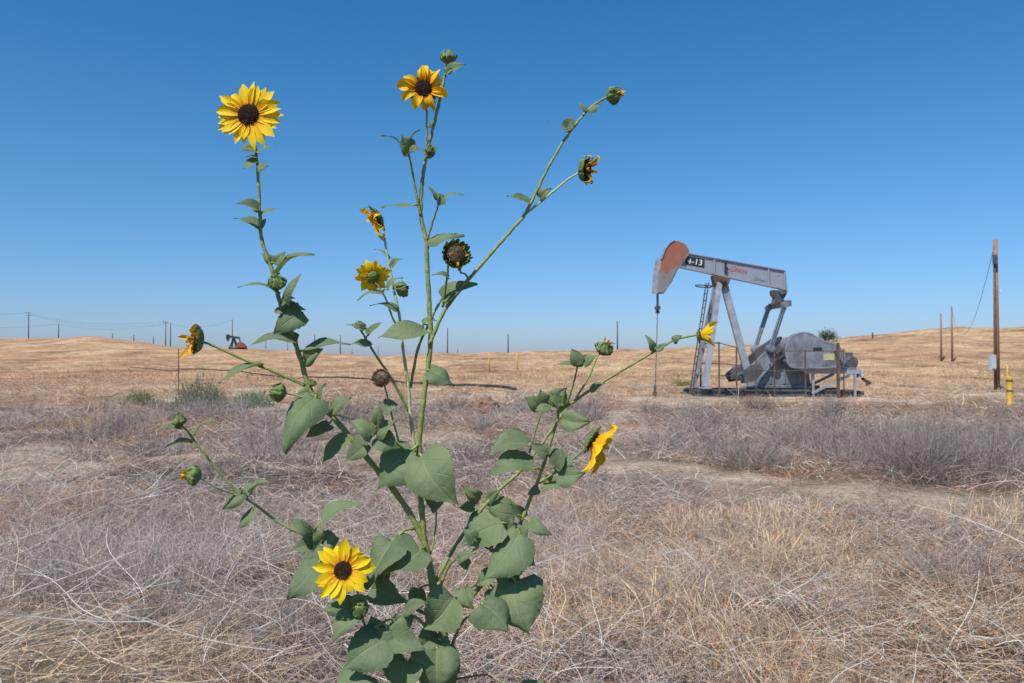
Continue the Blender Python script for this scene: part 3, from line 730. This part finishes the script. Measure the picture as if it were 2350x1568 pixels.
# ------------------------------------------------ sunflower plant
PL=1.35; KP=PL/F
plant=empty("sunflower_plant",(at(1040,1640,PL).x,PL,gz(at(1040,1640,PL).x,PL)))
meta(plant,"tall branching wild sunflower with yellow blooms and buds","sunflower plant")
plant_base=plant.location.copy()
SAMP=[]
stem=MB()
def catmull(P,n=7):
    out=[]
    for i in range(len(P)-1):
        p0=P[max(i-1,0)];p1=P[i];p2=P[i+1];p3=P[min(i+2,len(P)-1)]
        for k in range(n):
            t=k/n; out.append(tuple(.5*((2*b)+(c-a)*t+(2*a-5*b+4*c-d)*t*t+(-a+3*b-3*c+d)*t**3) for a,b,c,d in zip(p0,p1,p2,p3)))
    out.append(tuple(P[-1])); return out
PSTEMS=[]
def S(pts,d0,d1,w0,w1,pale=False):
    n=len(pts); P=[(a,b,d0+(d1-d0)*i/(n-1),w0+(w1-w0)*i/(n-1)) for i,(a,b) in enumerate(pts)]
    Q=catmull(P); 
    for j,q in enumerate(Q): SAMP.append((q[0],q[1],q[2],q[3]))
    ws=[]; rr=[]
    for j,q in enumerate(Q):
        jit=.6*math.sin(j*1.7+q[0])
        ws.append(at(q[0]+jit,q[1],q[2])); rr.append(q[3]*.5*q[2]/F*(1+.12*math.sin(j*2.1)))
    if pale:
        mb=MB(); mb.tube(ws,rr,9); PSTEMS.append(mb)
    else: stem.tube(ws,rr,9)
gx=plant_base.x
root=[Vector((gx-.01,PL+.03,plant_base.z-.05)),Vector((gx+.01,PL+.02,plant_base.z+.3)),at(1045,1720,PL+.01),at(1035,1560,PL),at(1012,1430,PL),at(994,1345,PL),at(988,1310,PL)]
stem.tube(root,[.014,.013,.0115,.0095,.008,.0075,.0062],10)
for a,b in ((1035,1560),(1022,1495),(1012,1430),(1003,1390),(994,1345),(988,1310)): SAMP.append((a,b,PL,14))
S([(990,1318),(975,1250),(925,1155),(850,1060),(780,975),(718,905),(688,820),(666,755),(642,695),(625,625),(601,550),(596,480),(592,400),(587,345),(574,275)],PL,PL-.02,15,6)
S([(988,1310),(974,1240),(966,1150),(962,1060),(963,1000),(974,900),(988,790),(985,700),(980,600),(978,550),(966,495),(968,430),(976,370),(990,310),(1008,235),(1020,180),(1026,145)],PL,PL+.02,15,6)
S([(966,495),(952,430),(940,365),(931,335)],PL+.01,PL-.01,7,4)
S([(976,372),(979,320),(979,250),(975,215)],PL+.01,PL-.01,5,4)
S([(980,552),(996,500),(1009,462)],PL+.01,PL-.02,6,4)
S([(986,790),(1015,722),(1060,660),(1120,590),(1175,527),(1207,488),(1258,385),(1300,315),(1350,252),(1395,222)],PL,PL+.05,9.5,5.5)
S([(1205,492),(1250,456),(1300,415),(1332,394)],PL+.03,PL+.06,6,4.5,True)
S([(942,890),(960,800),(998,715),(1018,680)],PL+.03,PL+.03,7,5)
S([(1016,705),(1024,650),(1030,600)],PL+.02,PL-.02,6,5)
S([(960,1075),(945,985),(938,900),(925,800),(915,720),(897,630),(884,560),(876,508)],PL+.01,PL+.04,9,4.5,True)
S([(915,760),(895,715),(882,680),(862,648)],PL+.03,PL,5,4,True)
S([(938,945),(900,872),(862,815),(832,765),(822,748)],PL+.02,PL-.05,7,4)
S([(918,1030),(905,975),(890,915),(882,880)],PL+.01,PL-.03,5,4)
S([(960,1020),(935,1035),(900,1010),(870,990)],PL,PL-.04,6,5)
S([(702,886),(625,852),(560,826),(490,794),(460,783)],PL,PL-.06,7,5)
S([(820,966),(760,948),(700,915),(655,902)],PL,PL-.06,5,4,True)
S([(1005,1420),(960,1400),(905,1360),(840,1310),(770,1262),(715,1235),(645,1202),(585,1158),(540,1125),(492,1070),(452,1020),(430,990),(413,972)],PL,PL-.08,9,4)
S([(535,1133),(500,1120),(455,1096)],PL-.06,PL-.10,5,4,True)
S([(1015,1545),(930,1525),(860,1480),(832,1420),(818,1345),(795,1312)],PL,PL-.10,8,5)
S([(1000,1335),(1040,1262),(1085,1195),(1140,1130),(1195,1080),(1250,1010),(1290,950)],PL+.01,PL+.06,9,6)
S([(1012,1430),(1075,1378),(1135,1300),(1185,1220),(1215,1150),(1240,1090),(1265,1010),(1280,960),(1281,925)],PL,PL-.03,11,6)
S([(1283,945),(1345,902),(1420,855),(1500,808),(1550,780),(1605,768)],PL-.02,PL-.05,7,4.5)
S([(1320,918),(1350,868),(1368,825),(1380,806)],PL-.03,PL-.01,5,4)
S([(1300,930),(1315,885),(1326,838)],PL-.03,PL-.06,5,4)
S([(1238,1108),(1295,1070),(1355,1018)],PL-.02,PL-.07,6,4.5)
S([(1215,1040),(1230,985),(1247,935)],PL,PL-.02,5,4)
S([(1000,1380),(1030,1300),(1055,1280),(1100,1255)],PL,PL-.04,7,5)
S([(1030,1500),(1060,1430),(1110,1385)],PL,PL-.05,8,5)
S([(1025,1520),(960,1420),(900,1420),(860,1440)],PL,PL-.07,8,5)
S([(985,1290),(1000,1210),(1000,1150)],PL,PL+.03,5,3)

def nearest(px,py):
    return min(SAMP,key=lambda s:(s[0]-px)**2+(s[1]-py)**2)
LEAVES=[]
def leafmesh(mb,base,tip,Wd,N,seed,droop=.12,fold=.22):
    R=random.Random(seed)
    ax=tip-base; Ln=ax.length; D=ax.normalized(); N=(N-D*N.dot(D)).normalized(); Sd=D.cross(N)
    nt,nsx=17,11; vs=[];uv=[];fs=[]
    ph=R.uniform(0,6.28); tw=R.uniform(-.6,.6); w1=R.uniform(.7,1.3); asym=R.uniform(-.12,.12); cb=R.uniform(-.11,.11)
    droop=R.uniform(.05,.24); fold=R.uniform(.05,.6); roll=R.uniform(-.05,.34); pk=R.uniform(.48,.62); sr=R.uniform(.02,.06); wv=R.uniform(.03,.08)
    for i in range(nt):
        t=i/(nt-1)
        w=math.sin(math.pi*t**pk)**.85 if 0<t<1 else 0.0
        if t>.68: w*=1-.42*((t-.68)/.32)
        w=max(w,.012)
        c=base+D*Ln*t+N*(droop*Ln*math.sin(math.pi*t)*(1-.2*t))+Sd*cb*Ln*math.sin(math.pi*t)
        a=tw*t; n2=N*math.cos(a)+Sd*math.sin(a); s2=Sd*math.cos(a)-N*math.sin(a)
        for j in range(nsx):
            s=-1+2*j/(nsx-1); ser=1+(sr*math.sin(t*47+j+ph) if j in(0,nsx-1) else 0)
            off=s*w*Wd/2*ser*(1+asym*s)*math.cos(fold*.6)
            back=-.13*Ln*abs(s)**1.5*(1-t)**4*(1 if t>0 else 0)
            z=fold*abs(s)*w*Wd*.5 - roll*Wd*abs(s)**3*w + wv*Wd*math.sin(t*8*w1+ph+s*1.8)*abs(s)**1.3 + .010*Wd*math.sin(t*36)*math.sin(abs(s)*3)
            vs.append(c+s2*off+n2*z+D*back); uv.append((j/(nsx-1),t))
    for i in range(nt-1):
        for j in range(nsx-1):
            k=i*nsx+j; fs.append((k,k+1,k+nsx+1,k+nsx))
    mb.add(vs,fs,uv)
def leaf(bx_,by_,tx,ty,w,dz=None,f=None,off=None,fold=.22,flip=1):
    s=nearest(bx_,by_); R=random.Random(int(bx_*31+by_*17+tx))
    L2=math.hypot(tx-bx_,ty-by_); ratio=w/max(L2,1)
    ff=f if f is not None else max(.35,min(.95,ratio/.62))
    o=off if off is not None else R.uniform(-.03,.012)
    Db=s[2]+o*.6; Dt=Db+(dz if dz is not None else R.uniform(-.45,.15)*L2*KP)
    b=at(bx_,by_,Db); t=at(tx,ty,Dt)
    N=Vector((R.uniform(-.5,.4),-ff,math.sqrt(max(0,1-ff*ff))+R.uniform(.05,.5)))*flip
    LEAVES.append((L2*w,b,t,w*KP/max(.6,ff)*1.05,N,R.randint(0,99999),R.uniform(.03,.16),fold))
    sw=at(s[0],s[1],s[2]); 
    if (sw-b).length>.002:
        m=sw.lerp(b,.5)+Vector((0,0,.15*(sw-b).length)); r=.0011+.00012*math.sqrt(L2*w)*.12
        stem.tube([sw,m,b,b+(t-b)*.06],[r*1.3,r,r,r*.7],6)
LL="""590 348 545 345 18|592 352 630 338 20|590 368 556 388 28|592 385 617 382 30|590 360 562 362 14
595 485 540 468 22|597 490 640 480 18|597 484 575 474 18|598 525 536 502 28|597 520 612 500 14
628 604 600 582 24|637 630 722 585 24|630 605 655 578 26|640 678 545 660 15|652 690 690 630 44|648 700 678 684 20
645 705 702 712 30|648 712 628 716 20|695 718 628 765 58|682 785 575 792 32|700 805 802 790 34|700 832 742 800 40
602 838 502 880 26|730 915 748 880 22|716 900 680 905 26|724 912 652 1040 68|760 945 807 912 30|755 972 700 1006 30
800 1005 740 1060 38|842 1018 790 1060 42|856 1000 800 965 44|862 992 912 964 48|868 1000 915 1032 50|880 940 917 930 36|865 978 872 922 32
985 850 1043 886 52|975 758 868 775 40|970 745 1006 738 20|840 757 795 746 18|845 770 876 740 16|850 786 800 792 20|835 752 820 735 12
912 712 848 702 28|880 672 820 690 16|890 665 926 638 20|900 612 925 595 18|895 592 858 572 9|905 660 930 650 18
1020 692 1096 652 52|1030 640 990 632 18|1058 626 1085 590 20|985 550 1066 540 34|948 472 875 476 18|1012 466 1064 447 15|1006 456 982 427 16|1010 470 1012 445 20
938 352 920 308 42|940 352 968 345 26|916 326 872 312 10|974 352 1004 340 40|940 328 966 297 9|985 292 997 275 8|935 348 925 360 20
1028 165 1069 148 28|1024 172 1040 158 18|1217 468 1163 450 36|1240 456 1265 432 28|1300 302 1255 280 12|1300 296 1315 268 28|1350 252 1378 240 26|1345 256 1328 235 14
1502 802 1480 768 24|1505 803 1528 786 16|1545 784 1567 770 18|1355 897 1390 880 18|1325 838 1310 800 30|1325 841 1270 840 18|1325 835 1346 814 24|1340 836 1372 815 20
1255 928 1240 893 34|1240 932 1205 912 34|1290 962 1357 968 50|1270 930 1302 890 36|1262 935 1225 945 26|1290 940 1262 900 30
1215 1022 1117 1050 46|1225 1076 1117 1096 46|1256 1042 1218 1018 34|1270 1072 1292 1022 36|1280 1092 1343 1086 50|1250 1108 1302 1116 34|1262 1050 1310 1045 34|1285 1070 1330 1052 26
952 1042 868 1122 98|966 1046 1050 1158 90|900 1242 838 1352 84|966 1262 880 1322 84|735 1288 658 1376 68
715 1222 665 1190 26|737 1198 834 1155 40|720 1250 668 1265 30|742 1242 780 1236 46|712 1228 700 1195 24|720 1262 745 1310 50|740 1240 715 1222 34
415 984 355 986 11|440 1016 378 1028 18|445 998 498 963 18|560 1130 508 1172 36|577 1132 625 1110 16|580 1172 545 1216 22|560 1122 592 1108 18
1152 1200 1058 1252 66|1192 1222 1108 1332 76|1182 1182 1118 1166 48|1216 1198 1268 1228 36|1102 1142 1060 1115 32|1090 1162 1050 1166 28|1190 1244 1210 1196 36|1130 1170 1190 1160 40|1110 1190 1070 1210 44|1200 1190 1170 1150 30
1182 1332 1215 1458 100|1106 1386 1166 1452 68|1042 1370 972 1442 82|1066 1350 1088 1400 44|1185 1290 1150 1330 44|1190 1270 1230 1300 34|1140 1360 1120 1410 50|1150 1310 1200 1340 60
852 1350 928 1384 58|832 1396 735 1402 38|826 1402 762 1476 46|884 1468 786 1536 82|896 1462 976 1492 58|1002 1488 1004 1602 90|932 1518 925 1592 66|1036 1510 1045 1562 24|1195 1585 1252 1562 30|962 1350 950 1402 42|870 1470 850 1410 46|905 1500 900 1560 60|830 1545 800 1610 80|940 1440 900 1415 40|1000 1450 950 1500 56
855 1300 890 1350 46|815 1395 850 1370 36|1075 1300 1040 1280 26|1090 1240 1060 1215 34|990 1170 1020 1150 22|1000 1165 975 1145 18|1050 1285 1090 1270 24|1120 1260 1130 1230 30
1125 1310 1090 1345 34|1165 1255 1200 1232 30|1080 1380 1040 1345 32|900 1425 940 1450 34|870 1445 905 1485 36|930 1405 985 1385 28|1150 1190 1180 1225 34|1120 1150 1150 1125 26|1235 1120 1210 1135 22|1010 1470 1040 1500 30"""
for tok in LL.replace("\n","|").split("|"):
    a=[float(v) for v in tok.split()]
    big=a[4]>64
    leaf(*a, f=(.8 if big else None), off=(-.05 if big else None))
LEAVES.sort(key=lambda l:-l[0])
for i,(ar,b,t,w,N,sd,dr,fo) in enumerate(LEAVES[:99]):
    mb=MB(); leafmesh(mb,b,t,w,N,sd,dr,fo); mb.obj("leaf",M_LEAF,plant,True)
mb=MB()
for (ar,b,t,w,N,sd,dr,fo) in LEAVES[99:]: leafmesh(mb,b,t,w,N,sd,dr,fo)
o=mb.obj("small_leaves",M_LEAF,plant,True); o["kind"]="stuff"

def frame(N):
    N=Vector(N).normalized(); U=Vector((0,0,1)); 
    if abs(N.dot(U))>.95: U=Vector((0,1,0))
    R=U.cross(N).normalized(); U=N.cross(R); return R,U,N
def blade(mb,C,Fr,ang,path,W,R_,n=7,m=5,cup=.25,pw=.75,tw=0):
    R,U,N=Fr; d=R*math.cos(ang)+U*math.sin(ang); sd=N.cross(d)
    vs=[];uv=[];fs=[]
    P=catmull([(a,b) for a,b in path],4); L=len(P)
    idx=[int(round(i*(L-1)/(n-1))) for i in range(n)]
    for i,q in enumerate(idx):
        t=i/(n-1); w=(math.sin(math.pi*(.12+.86*t))**pw)*W
        if t>.7: w*=1-.45*(t-.7)/.3
        rho,z=P[q]; rho2,z2=P[min(q+1,L-1)]; rho0,z0=P[max(q-1,0)]
        tan=Vector((rho2-rho0,z2-z0)).normalized() if (rho2-rho0 or z2-z0) else Vector((1,0))
        nn=N*tan.x-d*tan.y; a=tw*t
        for j in range(m):
            s=-1+2*j/(m-1)
            off=sd*math.cos(a)+nn*math.sin(a)
            vs.append(C+d*rho+N*z+off*s*w/2+nn*cup*w*.5*s*s); uv.append((j/(m-1),t))
    for i in range(n-1):
        for j in range(m-1):
            k=i*m+j; fs.append((k,k+m,k+m+1,k+1))
    mb.add(vs,fs,uv)
def dome(mb,C,Fr,r,h,n=16,rings=6,bump=0):
    R,U,N=Fr; vs=[C+N*h]; fs=[]
    for i in range(1,rings+1):
        a=math.pi/2*i/rings
        for k in range(n):
            b=2*math.pi*k/n; j=1+bump*random.uniform(-1,1)
            vs.append(C+(R*math.cos(b)+U*math.sin(b))*r*math.sin(a)*j+N*h*math.cos(a)*j)
    for k in range(n): fs.append((0,1+k,1+(k+1)%n))
    for i in range(rings-1):
        for k in range(n): fs.append((1+i*n+k,1+(i+1)*n+k,1+(i+1)*n+(k+1)%n,1+i*n+(k+1)%n))
    if h<0: fs=[f[::-1] for f in fs]
    mb.add(vs,fs)
def head(px,py,dd,N,rd,rp,npet,W=15,layers=1,curl=0,lift=.15,rand=.12,name="flower_head",pm=None,sep=1.0,ragged=0,dead=False,dh=.35,dm=None,sepcurl=0,lab=None,fl=.17,cal=1.0,sag=0):
    D=PL+dd; C=at(px,py,D); k=D/F; rd*=k; rp*=k; W*=k; Fr=frame(N)
    e=empty(name,C); e.parent=plant; e.matrix_parent_inverse=Matrix.Translation(-plant_base)
    if lab: e["label"]=lab
    def add(mb,nm,mat,sm_=True):
        o=mb.obj(nm,mat,None,sm_); o.parent=e; o.matrix_parent_inverse=(Matrix.Translation(-C)); return o
    mb=MB(); dome(mb,C,Fr,rd,rd*dh,20,7,.03); add(mb,"disc",(M_DEAD if dead else (dm or M_DISC)))
    mb=MB(); nf=150
    for i in range(nf):
        rr=math.sqrt((i+.5)/nf)*rd*.98; a=i*2.39996; z=rd*dh*math.sqrt(max(0,1-(rr/rd)**2))
        p=C+(Fr[0]*math.cos(a)+Fr[1]*math.sin(a))*rr+Fr[2]*z
        out=(Fr[2]+(p-C)*(.8/rd)).normalized(); h=rd*random.uniform(.6,1.3)*fl*(1.6 if dead else 1); s=rd*.05
        a1=out.cross(Vector((.3,.2,.9))).normalized()*s; b1=out.cross(a1)
        mb.add([p+a1,p-a1*.5+b1*.87,p-a1*.5-b1*.87,p+out*h+a1*.3,p+out*h-a1*.3],[(0,1,3),(1,4,3),(1,2,4),(2,0,3),(2,3,4)])
    add(mb,"florets",M_DEAD if dead else M_FLORET,False)
    if npet:
        mb=MB()
        for l in range(layers):
            for i in range(npet//layers):
                a=2*math.pi*(i+.5*l)/(npet//layers)+random.gauss(0,rand*.7)
                L=rp*(1+random.gauss(0,.09+.12*ragged))*(1-.06*l)-rd*.8
                z0=-.02*rp-.03*rp*l; li=lift+random.gauss(0,.06+.12*ragged); cu=curl+random.gauss(0,.08+.35*ragged)
                n0=len(mb.v)
                blade(mb,C,Fr,a,[(rd*.75,z0),(rd*.8+L*.35,z0+li*L*.5),(rd*.8+L*.7,z0+li*L*.7-cu*L*.35),(rd*.8+L*(1-abs(cu)*.25),z0+li*L*.6-cu*L)],W*(1+random.gauss(0,.12)),R_=0,n=9,m=5,cup=random.uniform(.05,.5)+ragged*.5,pw=.7,tw=random.gauss(0,.25+ragged*.9))
                if sag:
                    for q in range(n0,len(mb.v)):
                        t=mb.uv[q][1]; v=mb.v[q]; mb.v[q]=(v[0],v[1],v[2]-sag*rp*t*t*random.uniform(.97,1.03))
        add(mb,"petals",pm or M_PETAL)
    mb=MB(); rc=rd*cal; dome(mb,C-Fr[2]*rd*.02,Fr,rc*1.02,-rc*.75,16,6,.04)
    ns=14
    for l in range(2):
        for i in range(ns):
            a=2*math.pi*(i+.5*l)/ns+random.gauss(0,.08); q=sep*(1+random.gauss(0,.15))*(1-.12*l)
            blade(mb,C,Fr,a,[(rc*.55,-rc*.75),(rc*1.05,-rc*(.45+.1*l)),(rc*(1.15+.35*q),-rc*(.15+.1*l)+sepcurl*rc*.4),(rc*(1.15+.75*q-.3*sepcurl),-rc*.2+sepcurl*rc*1.0)],rc*.42,0,n=7,m=3,cup=.5,pw=.6,tw=random.gauss(0,.3))
    add(mb,"calyx",M_CALYX if not (dead and sep<.5) else M_DEAD)
    return e
def bud(px,py,dd,N,r,ragged=.1,mat=None,yel=0):
    D=PL+dd; C=at(px,py,D); r*=D/F; Fr=frame(N)
    e=empty("flower_bud",C); e.parent=plant; e.matrix_parent_inverse=Matrix.Translation(-plant_base)
    def add(mb,nm,m_,sm_=True):
        o=mb.obj(nm,m_,None,sm_); o.parent=e; o.matrix_parent_inverse=(Matrix.Translation(-C)); return o
    mb=MB(); dome(mb,C,Fr,r*.82,r*.72,16,6,.03); dome(mb,C,Fr,r*.82,-r*.75,16,6,.03); add(mb,"core",M_PETALO if yel else (mat or M_CALYX))
    mb=MB()
    for l in range(3):
        for i in range(11):
            a=2*math.pi*(i+.37*l)/11+random.gauss(0,.1)
            o=1+.10*l; h=1.05-.28*l; j=random.gauss(0,ragged)
            blade(mb,C,Fr,a,[(r*.3,-r*.82),(r*.9*o,-r*.35),(r*(.98*o+j),r*.15*h),(r*(.72*o+j*1.5),r*.62*h),(r*(.42*o+2*j+.12*l),r*.98*h)],r*.5,0,n=8,m=3,cup=.55,pw=.55,tw=random.gauss(0,.3))
    add(mb,"sepals",mat or M_CALYX)
    if yel:
        mb=MB()
        for i in range(yel):
            a=random.uniform(0,6.28); blade(mb,C,Fr,a,[(r*.3,r*.4),(r*.5,r*.8),(r*random.uniform(.4,.9),r*1.2),(r*random.uniform(.3,1.1),r*random.uniform(1.2,1.6))],r*.3,0,n=7,m=3,cup=.5,tw=random.gauss(0,1))
        add(mb,"petals",M_PETALO)
head(570,263,-.02,(-.06,-1,.08),25,79,34,20,2,curl=.05,lift=.10,rand=.10)
head(972,204,-.01,(.12,-1,.08),21,56,12,24,1,curl=.3,lift=.3,ragged=.42,rand=.2,pm=M_PETALB)
head(787,1309,-.10,(.10,-1,.25),21,68,17,24,1,curl=.10,lift=.12,rand=.12)
head(862,500,.04,(-.70,-.15,-.5),14,44,13,18,1,curl=.2,lift=.5,ragged=.35,cal=1.3,lab="yellow bloom nodding away on pale stalk",pm=M_PETALB,sag=.3)
head(856,636,.0,(-.35,.8,.35),11,41,18,18,1,curl=-.1,lift=.15,ragged=.15,sep=.5,cal=1.0,lab="yellow bloom seen from its green back")
head(447,780,-.06,(-.85,-.6,.08),20,36,15,11,1,curl=.0,lift=.8,ragged=1.2,pm=M_PETALO,dm=M_DEAD,sepcurl=.2,cal=1.2,sep=.6,lab="withering green head with curled yellow petals",sag=.1)
head(1606,771,-.05,(.95,-.15,.12),10,34,15,10,1,curl=-.4,lift=1.2,ragged=.2,lab="small half-open yellow bloom")
head(1362,1012,-.07,(.72,-.25,-.45),18,62,14,25,1,curl=.15,lift=.75,ragged=.4,lab="drooping yellow bloom facing sideways",sag=.3,rand=.2,pm=M_PETALB,cal=1.15)
head(1046,584,-.02,(.25,-.9,.12),20,25,8,7,1,curl=-.2,lift=.9,ragged=1,dm=M_DEAD,pm=M_PETALO,sepcurl=.8,sep=.5,dead=True,fl=.22,cal=1.3,dh=.6,lab="dried brown seed head with green sepals")
head(1346,390,.06,(.93,-.35,-.1),19,30,9,9,1,curl=.1,lift=.9,ragged=1,pm=M_PETALO,sepcurl=.3,cal=1.2,sep=.6,lab="spent head with dark disc and shrivelled petals")
head(876,868,-.03,(-.3,-.8,.2),17,0,0,dead=True,sep=.4,dh=.9,sepcurl=.9,lab="dead brown seed head")
bud(1028,132,.02,(0,-.2,1),17); bud(1406,220,.05,(.9,-.4,.1),18,yel=7); bud(636,650,-.03,(-.1,-.6,.8),19); bud(640,901,-.06,(-.8,-.4,.2),20)
bud(411,966,-.08,(-.1,-.2,1),15); bud(445,1091,-.10,(-.9,-.3,.1),20,yel=8); bud(1281,919,-.03,(.1,-.5,.9),21); bud(923,665,.02,(.7,-.5,.2),16)
bud(1386,801,-.01,(.4,-.4,.8),18,yel=6); bud(825,1398,-.09,(-.1,-.8,.5),18); bud(822,748,-.05,(0,-.3,1),9); bud(1009,455,-.02,(0,-.4,1),10)
bud(986,345,.0,(.3,-.5,.8),10); bud(716,880,-.01,(.1,-.4,1),9); bud(1325,822,-.06,(0,-.3,1),8); bud(858,975,-.04,(0,-.5,.8),11); bud(655,690,-.02,(0,-.5,.8),9)
stem.obj("stem",M_STEM,plant,True)
for mb in PSTEMS: mb.obj("flower_stalk",M_STEMP,plant,True)

# ------------------------------------------------ world, sun, camera
EL=math.radians(54); AZ=math.radians(214)
w=bpy.data.worlds.new("World"); scene.world=w; w.use_nodes=True; nt=w.node_tree
bg=nt.nodes['Background']; sky=nt.nodes.new('ShaderNodeTexSky'); sky.sky_type='NISHITA'; sky.sun_disc=False
sky.sun_elevation=EL; sky.sun_rotation=AZ; sky.altitude=200; sky.air_density=1.0; sky.dust_density=.6; sky.ozone_density=2.0
tc=nt.nodes.new('ShaderNodeTexCoord'); sx=nt.nodes.new('ShaderNodeSeparateXYZ'); rp_=nt.nodes.new('ShaderNodeValToRGB')
nt.links.new(tc.outputs['Generated'],sx.inputs[0]); nt.links.new(sx.outputs[2],rp_.inputs[0])
cr=rp_.color_ramp; cr.elements[0].position=0; cr.elements[0].color=(.45,.56,.88,1); cr.elements[1].position=.42; cr.elements[1].color=(.17,.60,.86,1)
el=cr.elements.new(.2); el.color=(.31,.62,.84,1)
mm=nt.nodes.new('ShaderNodeMix'); mm.data_type='RGBA'; mm.blend_type='MULTIPLY'; mm.inputs['Factor'].default_value=1
nt.links.new(sky.outputs[0],mm.inputs['A']); nt.links.new(rp_.outputs[0],mm.inputs['B']); nt.links.new(mm.outputs['Result'],bg.inputs['Color'])
bg.inputs['Strength'].default_value=.15
sd=bpy.data.lights.new("sun",'SUN'); sd.energy=5.0; sd.angle=math.radians(.5); sd.color=(1,.96,.90)
so=bpy.data.objects.new("sun",sd); COL.objects.link(so)
ts=Vector((math.sin(AZ)*math.cos(EL),math.cos(AZ)*math.cos(EL),math.sin(EL)))
so.rotation_euler=(-ts).to_track_quat('-Z','Y').to_euler(); so.location=(0,-5,20)
cd=bpy.data.cameras.new("camera"); co=bpy.data.objects.new("camera",cd); COL.objects.link(co)
co.location=(0,0,CH); co.rotation_euler=(math.pi/2+TH,0,0)
cd.sensor_width=36; cd.lens=36*F/2350; cd.clip_start=.05; cd.clip_end=6000
cd.dof.use_dof=True; cd.dof.focus_distance=PL-.02; cd.dof.aperture_fstop=18
scene.camera=co
scene.view_settings.view_transform='Standard'; scene.view_settings.look='None'; scene.view_settings.exposure=0
